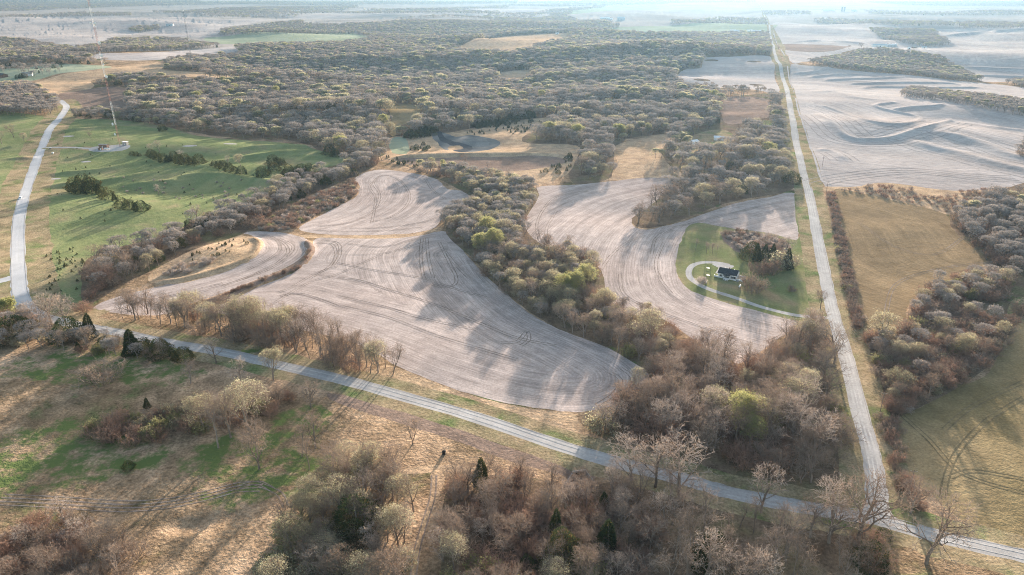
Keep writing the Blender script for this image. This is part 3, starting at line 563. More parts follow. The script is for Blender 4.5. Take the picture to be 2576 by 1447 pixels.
KIT = {
 'bare':  [grow(s, H0, sp, st, tw='twig', stems=n, tww=.08, trunk_w=.025, shell=170) for s, sp, st, n in ((1, .9, (8,6,5,4), 1), (2, 1.15, (8,6,5,4), 1), (3, .8, (7,5,4,4), 2), (4, 1.25, (9,6,5,3), 1), (5, .75, (9,5,5,4), 1))],
 'pale':  [grow(s, H0, sp, st, tw='twig_pale', stems=n, tww=.085, trunk_w=.025, shell=110) for s, sp, st, n in ((11, 1.2, (7,6,4,4), 1), (12, .95, (7,5,5,4), 1), (13, .9, (6,5,4,4), 2))],
 'thin':  [grow(s, H0, .55, (7,4,4,3), tw='twig', bole=.4, tww=.075, trunk_w=.015, stems=n, shell=0) for s, n in ((21, 1), (22, 1), (23, 2))],
 'bud':   [grow(s, H0, sp, (8,6,5,4), tw='twig', leaves=2, leafmat_='bud', leafsize=.34, tww=.07, stems=n) for s, sp, n in ((31, 1.05, 1), (32, .85, 1), (33, 1.2, 1), (34, .9, 2))],
 'leaf':  [grow(s, H0, sp, (8,6,5,4), tw='twig', leaves=5, leafmat_='leaf', leafsize=.42, tww=.06) for s, sp in ((41, 1.0), (42, .85), (43, 1.15))],
 'cedar': [cedar(51, 10, .42, .3), cedar(52, 10, .36, .5), cedar(53, 10, .86, .9, n=3600, blunt=.42), cedar(54, 10, .80, .3, n=3600, blunt=.42), cedar(55, 10, .3, .2)],
 'shrub': [shrub(61), shrub(62, wd=1.3), shrub(63, wd=.9), shrub(64, tw='twig'), shrub(65, wd=1.3, tw='twig')],
 'pshrub': [shrub(71, tw='twig_pale', leaves=2, lm='bloss'), shrub(72, tw='twig_pale', wd=1.3, leaves=1, lm='bloss')],
 'gshrub': [shrub(75, tw='twig', leaves=4, lm='bud'), shrub(76, tw='twig', wd=1.3, leaves=6, lm='leaf')],
}
NATH = {'cedar': 10., 'shrub': 4., 'pshrub': 4., 'gshrub': 4.}
KNAME = {'bare': 'bare_tree', 'pale': 'pale_bare_tree', 'thin': 'slender_tree', 'bud': 'budding_tree', 'leaf': 'leafing_tree', 'cedar': 'cedar_tree', 'shrub': 'bare_shrub', 'pshrub': 'pale_shrub', 'gshrub': 'budding_shrub'}
KCAT = {'cedar': 'cedar tree', 'shrub': 'shrub', 'pshrub': 'shrub', 'gshrub': 'shrub'}
KADJ = {'bare': 'bare grey-brown tree', 'pale': 'pale bare tree', 'thin': 'slender bare tree', 'bud': 'yellowish budding tree', 'leaf': 'fresh green tree',
        'cedar': 'dark evergreen cedar', 'shrub': 'leafless brown shrub', 'pshrub': 'pale whitish shrub', 'gshrub': 'yellow-green budding shrub'}
KPL = {'bare': 'bare brown-grey trees', 'pale': 'pale bare trees', 'thin': 'slender bare trees', 'bud': 'budding trees', 'leaf': 'green leafing trees', 'cedar': 'cedars', 'shrub': 'reddish-brown shrubs', 'pshrub': 'pale shrubs', 'gshrub': 'budding shrubs'}
def plant(kind, x, y, h, label, group=None, var=None, wide=1., rot=None):
    t, c = KIT[kind][rnd.randrange(len(KIT[kind])) if var is None else var % len(KIT[kind])]
    s = h/NATH.get(kind, H0); z = float(height(np.array([x]), np.array([y]))[0])
    e = bpy.data.objects.new(KNAME[kind], None); col.objects.link(e); e.location = (x, y, z); e.scale = (s*wide, s*wide, s)
    if 'shrub' in kind: wide *= rnd.uniform(.75, 1.4)
    e.rotation_euler = (rnd.gauss(0, .05), rnd.gauss(0, .05), rnd.uniform(0, 6.28)); e.empty_display_size = .5
    tag(e, label, KCAT.get(kind, 'tree'), group)
    link('stems' if 'shrub' in kind else 'trunk', t, e); link('crown', c, e); return e

# ---- single trees one can point at: (pixel of the trunk foot, kind, height, label, variant, width)
HERO = [
 (2330,1418,'bare',27,'big forked bare tree on the grass below the road, nearest the lower right corner',1,1),
 (2151,1372,'bare',30,'tall bare tree with spreading limbs in front of the road junction',3,1.05),
 (2085,1366,'pale',27,'leaning bare tree just left of the road junction tree',1,.9),
 (1915,1290,'pale',22,'small white-twigged tree at the edge of the gravel road left of the junction',0,.95),
 (1710,1250,'pale',29,'largest bare white-twigged tree standing against the gravel road, right of the culvert',0,1.15),
 (1648,1225,'pale',24,'pale bare tree directly left of the largest white-twigged tree',1,1),
 (1590,1210,'pale',21,'pale bare tree by the road between culvert and largest tree',2,1),
 (1631,868,'bud',21,'round willow-like budding tree standing alone at the edge of the stubble field',2,1.15),
 (2217,868,'bud',19,'round yellow budding tree at the bottom tip of the brown crop field',0,1.05),
 (1339,626,'thin',14,'bare vase-shaped tree at the left edge of the middle stubble field',2,1.6),
 (1418,758,'leaf',18,'bright green leafing tree, leftmost of the cluster in the middle creek wood',0,1),
 (1446,752,'leaf',18,'bright green leafing tree in the middle of the creek wood cluster',1,1),
 (1480,728,'leaf',18,'tallest bright green leafing tree of the creek wood cluster',2,1),
 (1215,642,'leaf',17,'green leafing tree on the left of the upper creek wood group',0,1.1),
 (1245,634,'leaf',18,'broad green leafing tree in front of the upper creek wood group',2,1.1),
 (1232,600,'leaf',17,'green leafing tree at the back of the upper creek wood group',1,1.1),
 (1270,605,'bud',17,'olive budding tree on the right of the upper creek wood group',0,1.1),
 (1290,660,'bud',15,'olive budding tree just below the upper green group in the creek wood',2,1),
 (626,838,'bud',24,'tall budding tree rising above the row between gravel road and stubble field',3,1),
 (544,914,'pale',16,'pinkish-white blooming tree on the near verge of the gravel road',0,1),
 (688,957,'bud',17,'small budding tree on the near verge of the gravel road',1,1),
 (608,969,'pale',15,'pale bare tree standing in dry grass below the gravel road',1,1),
 (651,1180,'bare',24,'large two-stemmed bare tree in the foreground meadow',2,1),
 (794,1128,'bare',15,'small spreading bare tree on dry grass beside the ditch',1,1),
 (778,1181,'thin',16,'slender leaning tree next to the small spreading bare tree',0,1),
 (760,1150,'thin',15,'thin bare tree behind the slender leaning tree in dry grass',1,1),
 (628,1083,'bud',24,'broad olive-crowned tree in the foreground thicket row',2,1.15),
 (581,1101,'bare',22,'upright bare tree just left of the broad olive-crowned tree',4,.9),
 (550,1127,'thin',21,'slim bare tree left of the upright bare tree in the thicket row',0,1.3),
 (516,1085,'bud',17,'olive budding tree in the middle of the thicket row',0,1.1),
 (782,1026,'bare',14,'rounded bare tree next to a brush pile near the gravel road',3,1.1),
 (1038,1118,'bare',14,'lone bare tree on dry grass between the ditch and the farm track',2,.85),
 (1160,1232,'thin',14,'thin bare tree at the right side of the farm track',2,1.1),
 (1041,1288,'bare',18,'leaning dark bare tree at the left side of the farm track',0,.8),
 (860,1232,'bare',20,'bare tree with several stems at the left end of the lower wood',1,1),
 (944,1226,'bare',19,'bare tree above the green clump in the lower left wood',3,.9),
 (129,822,'pale',22,'big pale bare tree where the two roads meet at the left',0,1.15),
 (166,815,'pale',19,'pale bare tree just right of the big one at the left road bend',1,1),
 (95,830,'pale',18,'pale bare tree left of the big one at the left road bend',2,1),
 (177,856,'cedar',13,'rounded green cedar below the left road bend',3,1.1),
 (223,850,'cedar',14,'conical cedar with rusty tip below the left road bend',1,1),
 (334,893,'cedar',14,'dark cedar right beside the gravel road at the left',4,1.3),
 (407,898,'cedar',10,'smaller dark cedar right beside the gravel road, next along',3,1),
 (40,850,'cedar',12,'bushy dark cedar at the left picture edge below the bend',3,1.5),
 (323,1178,'cedar',3.2,'tiny dark cedar alone in the foreground meadow',3,1.2),
 (370,1027,'cedar',5,'small rusty cedar alone behind the foreground thicket',1,1.1),
 (1210,1228,'cedar',13,'rusty narrow cedar beside the farm track',1,.9),
 (1397,1362,'cedar',13,'narrow dark cedar inside the lower wood',4,.9),
 (1527,1394,'cedar',14,'tall dark cedar in the lower wood, right of the orange one',4,1.2),
 (1416,1436,'cedar',15,'orange-tinted cedar at the bottom edge of the lower wood',2,.6),
 (905,1345,'cedar',15,'dark green cedar in the shade of the lower left wood',3,1),
 (1758,1435,'cedar',11,'dark cedar at the bottom edge below the road',4,1), (1800,1400,'cedar',9,'dark bushy cedar among slender trees below the road',3,1.1),
 (2222,1310+45,'cedar',4,'small dark cedar bush on the road bank right of the junction',3,1.1),
 (1848,1108,'leaf',22,'yellow-green leafing tree in the creek wood by the junction, upper one',1,.8), (1885,1140,'leaf',17,'yellow-green leafing tree in front of the other in the creek wood by the junction',0,.9),
 (2045,1172,'pale',26,'wide bare white-twigged tree beside the long road above the junction',0,1.1),
 (1990,1130,'pale',26,'wide bare tree next to the white-twigged one in the junction wood',1,1.1), (1930,1120,'bare',26,'tall orange-brown bare tree in the junction wood',1,1),
 (2000,1060,'pale',24,'pale bare tree in the upper part of the junction wood',0,1.2), (1780,1090,'pale',22,'pale bare tree at the left side of the junction wood',1,1.1), (1665,1110,'pale',21,'pale bare tree at the left tip of the junction wood',0,1.1),
 (2040,890,'pale',22,'bare tree standing just below the driveway mouth',0,1.1), (2098,915,'bare',22,'bare tree leaning over the long road below the driveway',1,1.1), (2064,776,'bare',11,'small tan tree at the driveway mouth',3,1),
 (2290,1290,'bare',15,'brushy bare tree at the lower left corner of the green crop field',3,1.2),
 # house yard
 (1750,628,'thin',9,'first pollarded tree from the left behind the white house',0,1), (1777,637,'thin',9,'second pollarded tree behind the white house',1,1.2), (1786,638,'thin',8,'third pollarded tree behind the white house',2,1), (1792,638,'thin',9,'fourth pollarded tree behind the white house',0,1), (1802,641,'thin',7,'last pollarded tree in the row behind the white house',1,.6),
 (1924,630,'pale',14,'white-twigged tree left of the other behind the yard cedars',0,1.1), (1979,644,'pale',15,'white-twigged tree rightmost behind the yard cedars',1,1.2),
 (1885,655,'cedar',13,'widest dark cedar in the house yard',2,.8), (1903,657,'cedar',13,'dark cedar second from the left in the house yard',0,.8), (1920,656,'cedar',12,'pointed cedar in the middle of the house yard row',0,.8), (1941,650,'cedar',11,'cedar third from right in the house yard row',1,.9), (1978,680,'cedar',15,'cedar with rusty top at the right end of the house yard',1,.9),
 (1940,690,'shrub',10,'purplish twiggy tree in the house yard',0,1), (1962,676,'gshrub',12,'round grey-green tree in the middle of the house yard',0,1.05), (1906,690,'shrub',9,'reddish twiggy tree right of the white house',1,1), (1892,735,'shrub',12,'large brown twiggy tree in front right of the white house',3,1), (1990,672,'shrub',8,'tan shrub behind the right yard cedar',3,1),
 (1764,713,'pshrub',4.6,'round pinkish shrub inside the driveway loop',0,1.1), (1989,733,'shrub',4,'lone dark shrub on the lawn near the road',3,1.1),
 # pasture
 (192,483,'cedar',14,'rusty cedar at the left end of the pasture clump',2,.95), (213,485,'cedar',18,'tallest cedar of the pasture clump',3,.95), (234,486,'cedar',15,'rusty cedar in the middle of the pasture clump',2,.95), (248,487,'cedar',9,'small rusty cedar at the right end of the pasture clump',1,1.1),
 (258,494,'cedar',7,'low cedar just below the pasture clump',3,1.0), (273,501,'cedar',8.5,'low rusty cedar further down the pasture line',2,1.2), (289,505,'cedar',7,'third low cedar down the pasture line',1,1.2), (308,520,'cedar',8,'fourth low cedar down the pasture line',2,1.2), (326,525,'cedar',8,'fifth low cedar down the pasture line',3,1.2), (341,529,'cedar',7,'sixth low cedar down the pasture line',0,1.2), (357,532,'cedar',9.5,'last and darkest low cedar down the pasture line',3,1.1),
 (400,490,'pale',11,'pinkish bare tree alone on the pasture slope',1,1.1), (228,347,'bare',7,'small brown tree alone behind the tower compound',3,1.2),
 (402,382,'pale',14,'white-twigged tree right of the tower compound',1,1), (380,384,'pale',11,'smaller white-twigged tree right of the tower compound',0,1), (455,400,'pale',11,'white-twigged tree between the pasture cedars',2,1),
 (574,415,'pale',11,'white bare tree beside the middle pasture cedars',0,1), (606,418,'bud',13,'yellow budding tree beside the middle pasture cedars',0,1.1),
 (35,346,'bare',17,'dark bare tree left of the paved road',1,1), (61,356,'bud',11,'round tan tree left of the paved road',0,1.1), (5,362,'bare',16,'bare tree at the left picture edge left of the paved road',3,1),
 (1170,418,'bare',13,'lone bare tree in front of the dam',1,1), (1227,424,'pale',9,'pale small tree in front of the dam',0,1.1),
 (1085,415,'leaf',8,'small bright green tree below the dam, left one',0,1.2), (1115,425,'leaf',10,'bright green tree below the dam, right one',2,1.1),
 (2166,122,'bare',17,'lone domed bare tree on the ridge by the white barn',1,1.2), (2135,122,'bare',10,'smaller bare tree left of the domed one on the ridge',3,1.2),
 (230,700,'shrub',9,'twiggy brown bush at the lower edge of the pasture',3,1.1), (246,675,'bare',17,'rounded bare tree at the lower edge of the pasture',1,1), (258,712,'shrub',12,'big brown shrub mass below the pasture',0,1.2), (215,785,'shrub',7,'russet shrub beside the left tip of the stubble field',0,1.2),
 (258,960,'shrub',11,'round brown shrub alone in the foreground meadow',4,1.2), (480,965,'bare',12,'small bare tree below the hedge in the meadow',3,1),
]
HW = at([(h[0], h[1]) for h in HERO])
for (x, y), h in zip(HW, HERO): plant(h[2], x, y, h[3], h[4], None, h[5], h[6])
# pasture and yard cedars in small named groups
def plants(lst, kind, label, group, hr):
    for x, y in at(lst): plant(kind, x, y, rnd.uniform(*hr), label, group, var=rnd.choice((2, 3, 3)) if kind == 'cedar' else None)
plants([(333,391),(343,392),(351,393)], 'cedar', 'small low cedar just right of the tower compound', 'small cedars by the tower compound', (3.5, 5))
plants([(381,394),(397,402),(413,409),(425,407),(388,398),(452,412),(466,414),(484,413),(501,414),(440,404)], 'cedar', 'cedar in the clump right of the tower compound', 'cedars right of the tower compound', (7, 13))
plants([(539,418),(552,421),(563,425),(578,431),(591,436),(608,439)], 'cedar', 'low dark cedar in the middle clump of the pasture', 'cedars of the middle pasture clump', (6, 10))
plants([(688,415),(700,414),(709,417),(690,431),(662,446),(720,449),(737,447),(750,441),(760,439),(779,432),(728,440),(845,394),(830,390),(340,300),(410,330)], 'cedar', 'cedar near the right end of the green pasture', 'cedars at the right end of the pasture', (7, 12))
plants([(196,293),(275,297),(335,300),(345,306),(20,168),(55,196),(45,198),(62,196),(112,163),(150,163),(200,162),(190,160),(135,172)], 'cedar', 'small dark cedar by the upper left roadside and houses', 'cedars by the upper left houses', (7, 11))

# ---- scattered trees by zone: polygon, spacing, kinds, heights, where
SC = []
def inside(P, poly):
    x, y = P[:, 0], P[:, 1]; c = np.zeros(len(P), bool); n = len(poly); j = n-1
    for i in range(n):
        xi, yi = poly[i]; xj, yj = poly[j]
        m = ((yi > y) != (yj > y)) & (x < (xj-xi)*(y-yi)/((yj-yi) or 1e-9)+xi); c ^= m; j = i
    return c
OPEN = [(rg['poly'], rg['poly'].min(0), rg['poly'].max(0)) for rg in REG if rg['open'] and rg['name'] not in ('ground',)]
OPEN2 = [(rg['poly'], rg['poly'].min(0), rg['poly'].max(0)) for rg in REG if rg['name'] in ('field', 'pasture', 'dry_grass', 'fallow', 'meadow', 'grass_plot', 'pond_bed', 'gravel_pad', 'road') and rg['mat'] != 'farm']
def zone(poly, sp, mix, where, hs=(11, 17), jit=.42, keep_open=True, clump=0., big=1., clear=None):
    W = at(poly); a, b = W.min(0), W.max(0)
    gx, gy = np.meshgrid(np.arange(a[0], b[0]+sp, sp), np.arange(a[1], b[1]+sp, sp)); gx[1::2] += sp/2
    P = np.stack([gx.ravel(), gy.ravel()], 1); P = P+rs.uniform(-jit, jit, P.shape)*sp
    P = P[inside(P, W)]
    if keep_open:
        for pl, lo, hi in OPEN:
            m = (P[:, 0] > lo[0]) & (P[:, 0] < hi[0]) & (P[:, 1] > lo[1]) & (P[:, 1] < hi[1])
            if m.any(): k = np.zeros(len(P), bool); k[m] = inside(P[m], pl); P = P[~k]
    if clump:
        f = np.sin(P[:, 0]*.061+1)*np.sin(P[:, 1]*.052+2)+.6*np.sin(P[:, 0]*.023+P[:, 1]*.031); P = P[f > -1.3+clump*1.3]
    if clear is None: clear = keep_open
    q = np.hypot(P[:, 0], P[:, 1]) if clear else np.zeros(len(P)); hm_ = .72*np.mean(hs); z_ = height(P[:, 0], P[:, 1])
    u_, v_, _d = pix(P[:, 0], P[:, 1], z_+hm_); B = at(np.stack([u_, v_], 1)) if len(P) else P; k = np.zeros(len(P), bool)
    for pl, lo, hi in OPEN2:
        m = (B[:, 0] > lo[0]) & (B[:, 0] < hi[0]) & (B[:, 1] > lo[1]) & (B[:, 1] < hi[1]) & (q > 700)
        if m.any(): kk = np.zeros(len(P), bool); kk[m] = inside(B[m], pl); k |= kk
    P = P[~k]
    ks = list(mix); ps = np.array([mix[k] for k in ks], float); ps /= ps.sum()
    lowf = .5+.25*np.sin(P[:, 0]*.013+P[:, 1]*.007+sp)+.25*np.sin(P[:, 0]*.031-P[:, 1]*.023+sp)
    for (x, y), q in zip(P, lowf):
        k = ks[rs.choice(len(ks), p=ps)]
        if q > .55 and k == 'bud' and rs.rand() < .5: k = 'bare'
        h = rs.uniform(*hs)*({'cedar': .62, 'shrub': .55, 'pshrub': .4, 'gshrub': .45, 'thin': .95}.get(k, 1))
        SC.append((k, x, y, h, where, big))
WOOD = {'bare': 56, 'bud': 21, 'pale': 10, 'thin': 9, 'cedar': 1.6, 'leaf': 1.}
zone(WA, 12, WOOD, 'in the large wood between the pasture and the long road', (10, 20), big=1.15)
zone([(640,575),(760,508),(890,455),(905,475),(890,500),(800,540),(740,575),(690,587)], 4.5, {'shrub': 6, 'pshrub': 4, 'gshrub': 1}, 'in the brushy strip above the upper stubble field', (6, 9))
zone([(205,700),(240,650),(330,625),(420,592),(480,545),(560,530),(620,520),(680,490),(740,455),(850,418),(930,395),(965,402),(930,425),(890,445),(820,470),(760,500),(690,540),(640,575),(590,588),(520,600),(450,645),(400,672),(330,705),(250,750),(215,762)], 8, {'bare': 5, 'shrub': 4, 'pale': 1, 'bud': 1, 'cedar': 1.3}, 'in the creek strip along the lower edge of the pasture', (10, 15))
CR = {'bare': 6, 'bud': 4.2, 'pale': .7, 'shrub': 4, 'gshrub': 1.2}
zone([(950,400),(1000,415),(1070,430),(1150,430),(1200,432),(1290,450),(1350,472),(1365,500),(1320,560),(1330,600),(1300,640),(1230,700),(1190,655),(1160,610),(1130,580),(1100,568),(1110,545),(1190,515),(1195,495),(1150,470),(1110,448),(1050,436)], 6.5, CR, 'in the upper creek wood below the dam', (9, 14))
zone([(1300,620),(1440,635),(1500,660),(1505,720),(1540,760),(1590,795),(1650,805),(1700,850),(1740,880),(1700,940),(1620,920),(1530,873),(1450,843),(1380,812),(1320,778),(1270,733),(1230,700)], 6.2, CR, 'in the middle creek wood between the two stubble fields', (9, 15))
zone([(1740,860),(1850,918),(1900,892),(1980,850),(2060,832),(2088,822),(2110,900),(2132,1000),(2150,1100),(2165,1200),(2100,1235),(1980,1215),(1840,1180),(1720,1140),(1600,1110),(1500,1085),(1540,1035),(1600,985),(1632,955),(1625,930),(1700,900)], 6.5, {'bare': 6, 'pale': 2.4, 'shrub': 4.5, 'gshrub': 1, 'bud': .8}, 'in the creek wood above the road junction', (10, 21))
zone([(690,1500),(700,1375),(760,1290),(830,1230),(850,1180),(900,1150),(960,1180),(1010,1230),(1040,1300),(1020,1450),(1020,1500)], 6, {'bud': 5, 'bare': 5, 'gshrub': 3, 'cedar': .8, 'pale': .5}, 'in the lower left wood beside the farm track', (11, 18))
zone([(1115,1520),(1115,1330),(1135,1235),(1160,1195),(1250,1190),(1330,1205),(1400,1235),(1450,1250),(1560,1225),(1620,1300),(1650,1400),(1640,1520)], 5.6, {'bare': 4.5, 'shrub': 6, 'pale': 1, 'bud': .6, 'gshrub': .6, 'cedar': .2}, 'in the lower wood in front of the culvert', (9, 15))
zone([(1560,1225),(1620,1222),(1760,1255),(1900,1290),(2050,1325),(2170,1352),(2250,1400),(2330,1520),(1640,1520),(1640,1400)], 8.6, {'thin': 9, 'bare': 2, 'shrub': 2.6, 'pale': 1.2, 'cedar': .2}, 'in the thin wood between the gravel road and the bottom edge', (13, 21), clump=.35)
RC = {'shrub': 8, 'gshrub': .7, 'pshrub': .5, 'bare': 1.8, 'bud': .5}
zone([(2170,845),(2230,855),(2290,810),(2310,752),(2360,718),(2440,695),(2480,690),(2560,700),(2576,780),(2545,850),(2500,900),(2440,950),(2330,1015),(2260,1045),(2200,1040),(2180,1000),(2165,900)], 4.7, RC, 'in the brush between the two crop fields on the right', (8, 13), clump=.03)
zone([(2392,545),(2440,510),(2576,462),(2720,430),(2720,720),(2576,700),(2500,668),(2460,625),(2410,575)], 6.5, {'bare': 6, 'shrub': 5, 'bud': 1.4, 'pale': .8}, 'in the creek wood at the right edge above the brown crop field', (10, 14))
zone([(2100,484),(2200,492),(2300,512),(2380,538),(2440,512),(2576,466),(2400,485),(2200,468)], 6, {'shrub': 6, 'pshrub': 1}, 'on the scrubby strip above the brown crop field', (2.5, 7), keep_open=False, clump=.95)
zone([(2082,486),(2096,486),(2114,576),(2138,680),(2159,785),(2176,830),(2150,830),(2128,740),(2108,640),(2094,560)], 3.4, {'shrub': 9, 'gshrub': .4, 'pshrub': .2}, 'in the hedge between the long road and the brown crop field', (6, 8), keep_open=False)
zone([(2205,1045),(2255,1062),(2266,1140),(2285,1210),(2330,1262),(2330,1290),(2285,1290),(2245,1200),(2222,1120)], 4.2, {'shrub': 9, 'pshrub': .5}, 'in the hedge along the green crop field right of the long road', (5, 8), keep_open=False)
zone([(300,800),(320,775),(430,795),(600,797),(700,815),(850,862),(950,905),(1000,932),(985,952),(900,940),(800,910),(700,880),(600,858),(450,832)], 4.8, {'thin': 13, 'bare': 1.2, 'shrub': 1.6, 'bud': .8, 'pale': 1}, 'in the tree row between the gravel road and the big stubble field', (13, 19), keep_open=False)
zone([(-40,810),(50,790),(100,830),(200,850),(300,872),(420,885),(480,905),(480,925),(400,912),(300,900),(200,888),(100,880),(-40,890)], 6.5, {'bare': 5, 'shrub': 4, 'gshrub': 2, 'cedar': 1.5, 'pale': 1}, 'in the hedge left below the gravel road', (8, 13), keep_open=False)
zone([(190,1090),(250,1055),(330,1060),(480,1020),(570,1015),(700,1000),(740,1010),(700,1040),(600,1075),(480,1095),(330,1125),(210,1115)], 5.6, {'shrub': 6, 'gshrub': 3, 'bare': 1.4}, 'in the thicket row of the foreground meadow', (9, 13), keep_open=False)
zone([(0,1350),(100,1310),(250,1325),(335,1390),(310,1520),(-100,1520),(-100,1360)], 5, {'shrub': 6, 'pshrub': 2, 'bare': 2.5, 'pale': .8}, 'in the brush at the lower left corner', (9, 14), keep_open=False)
zone([(1815,590),(1870,583),(1960,598),(1990,620),(1960,640),(1900,640),(1850,630)], 4.2, {'pshrub': 6, 'shrub': 4}, 'in the brush behind the yard cedars', (6, 8), keep_open=False)
zone([(-120,232),(60,215),(110,240),(145,258),(155,278),(135,292),(0,293),(-120,293)], 9, {'bare': 8, 'pale': 1.5, 'bud': 1}, 'in the wood left of the paved road', (12, 16), keep_open=False)
zone([(0,168),(80,160),(160,170),(150,185),(60,200),(0,185)], 22, {'bare': 8, 'cedar': 1.5, 'pale': 3}, 'around the two houses at the upper left', (9, 13), keep_open=False)
zone([(175,290),(300,282),(420,312),(430,325),(300,305),(190,298)], 10, {'bare': 6, 'bud': 3, 'cedar': .4}, 'along the upper edge of the pasture', (9, 12), keep_open=False)
zone([(1700,218),(1800,226),(1950,236),(1955,243),(1860,240),(1760,232),(1700,226)], 13, {'thin': 9, 'bare': 3}, 'in the row below the pale field left of the long road', (10, 15), keep_open=False)
zone([(2258,243),(2290,226),(2400,240),(2500,252),(2600,268),(2640,300),(2576,297),(2480,277),(2350,253)], 9, {'bare': 8, 'bud': 2, 'pale': 1}, 'in the hedgerow across the terraced field', (9, 12), keep_open=False)
zone([(2555,385),(2576,352),(2640,345),(2640,420),(2580,410)], 8, {'bare': 5, 'shrub': 3}, 'at the right picture edge of the terraced field', (8, 11), keep_open=False)
zone([(2032,162),(2100,148),(2170,130),(2250,130),(2370,150),(2415,180),(2475,207),(2400,204),(2300,190),(2150,180)], 11, {'bare': 8, 'bud': 3, 'pale': 1}, 'in the wood above the terraced field', (11, 15), keep_open=False)
zone([(2530,212),(2576,204),(2640,204),(2640,226),(2576,224)], 10, {'bare': 8, 'bud': 2}, 'at the upper right picture edge', (10, 13), keep_open=False)
FARW = {'bare': 8, 'bud': 2.6, 'pale': 1.4, 'cedar': .2}
def farz(poly, sp, big=1.25, clear=False): zone(poly, sp, FARW, 'far', (12, 17), keep_open=False, big=big, clear=clear)
farz([(0,98),(60,104),(200,124),(300,104),(460,104),(566,118),(400,130),(240,136),(0,136)], 16, clear=True)
farz([(-60,134),(100,140),(250,146),(420,146),(420,154),(330,160),(240,164),(0,164)], 14, clear=True)
farz([(530,92),(560,76),(680,62),(760,56),(765,62),(850,66),(925,62),(960,60),(1100,56),(1250,60),(1290,62),(1300,70),(1100,98),(940,96),(900,86),(700,84),(560,92)], 18, clear=True)
farz([(1100,60),(1290,50),(1420,42),(1450,52),(1560,66),(1540,80),(1440,84),(1300,80),(1150,98),(1000,95)], 18)
farz([(1340,54),(1380,44),(1420,30),(1440,30),(1420,46),(1370,56)], 18)
farz([(590,118),(620,106),(700,108),(850,104),(935,98),(1100,98),(1110,108),(900,122),(700,134),(600,136)], 14, clear=True)
farz([(2185,76),(2330,78),(2385,114),(2330,120),(2255,106)], 16)
farz([(2045,50),(2250,50),(2400,60),(2400,67),(2250,68),(2050,59)], 22); farz([(2405,60),(2640,56),(2640,72),(2410,75)], 22)
farz([(2175,28),(2400,33),(2640,28),(2640,37),(2400,40),(2200,36)], 34, 1.5)
farz([(1690,56),(1930,50),(1930,62),(1690,66)], 22); farz([(1918,30),(2040,31),(2040,38),(1918,38)], 34, 1.5)
farz([(320,78),(340,70),(400,68),(405,74),(350,84)], 16)
farz([(0,46),(60,40),(250,34),(330,34),(330,40),(120,44)], 26, 1.4)
for p_ in ([(-60,30),(150,24),(420,14),(520,8),(500,2),(-60,2)], [(380,32),(500,26),(600,26),(760,40),(740,46),(540,44)], [(480,28),(620,20),(900,14),(900,20),(620,30)],
           [(900,26),(1100,22),(1280,16),(1280,20),(1050,30)], [(1000,48),(1200,44),(1420,24),(1440,26),(1290,50)], [(1300,8),(1500,2),(1900,2),(1900,6),(1500,10)], [(1380,30),(1500,16),(1530,16),(1440,32)],
           [(-60,8),(300,6),(700,4),(700,9),(300,16),(-60,20)], [(780,30),(1000,26),(1260,30),(1250,36),(1000,34)], [(1260,13),(1500,8),(1680,6),(1680,10),(1400,18)], [(2180,6),(2650,4),(2650,16),(2300,14)], [(500,6),(1300,3),(1300,9),(700,14)], [(600,24),(740,26),(900,22),(760,36)]):
    farz(p_, 44, 2.2)
# scattered young cedars
def dots(poly, n, kind, hs, where):
    W = at(poly); a, b = W.min(0), W.max(0); k = 0
    while k < n:
        p = rs.uniform(a, b)
        if inside(p[None], W)[0]: SC.append((kind, p[0], p[1], rs.uniform(*hs), where, 1)); k += 1
dots([(1130,345),(1260,308),(1390,298),(1360,320),(1300,345),(1250,335)], 60, 'cedar', (2, 4.5), 'on the dry slope behind the pond')
dots([(1010,345),(1060,328),(1100,330),(1090,345),(1030,352)], 26, 'cedar', (5, 9), 'in the clump left of the pond')
dots([(1030,380),(1060,360),(1090,372),(1080,382)], 10, 'cedar', (2.5, 5), 'on the dry patch left of the pond')
dots([(1180,318),(1330,290),(1360,292),(1200,326)], 34, 'cedar', (5, 9), 'along the wood edge behind the pond')
dots([(1350,440),(1440,390),(1450,400),(1430,440)], 18, 'cedar', (2.5, 5), 'on the dry slope right of the dam')
dots([(960,392),(1060,415),(1040,425),(970,405)], 16, 'cedar', (2, 4), 'below the left end of the dam')
dots([(480,640),(600,600),(640,612),(590,640),(480,668)], 22, 'cedar', (1.2, 2.6), 'on the dry mound')
dots([(120,760),(110,640),(190,620),(240,680),(200,740)], 60, 'cedar', (1, 2.2), 'on the lower pasture slope')
dots([(140,330),(500,360),(850,400),(600,520),(250,600),(130,560)], 70, 'cedar', (.9, 2.2), 'across the green pasture')
dots([(250,440),(500,470),(640,440),(560,500),(350,500)], 30, 'pshrub', (1, 2.2), 'on the pasture slope')
dots([(410,690),(470,660),(560,645),(540,670),(430,700)], 22, 'pshrub', (2., 3.5), 'on the front of the dry mound')
dots([(560,745),(650,705),(740,675),(780,630),(786,640),(745,682),(650,714),(565,752)], 40, 'shrub', (1.5, 2.6), 'on the terrace bank')
dots([(1640,415),(1720,385),(1740,350),(1690,350),(1650,390)], 12, 'bud', (9, 13), 'around the farmyard in the wood')

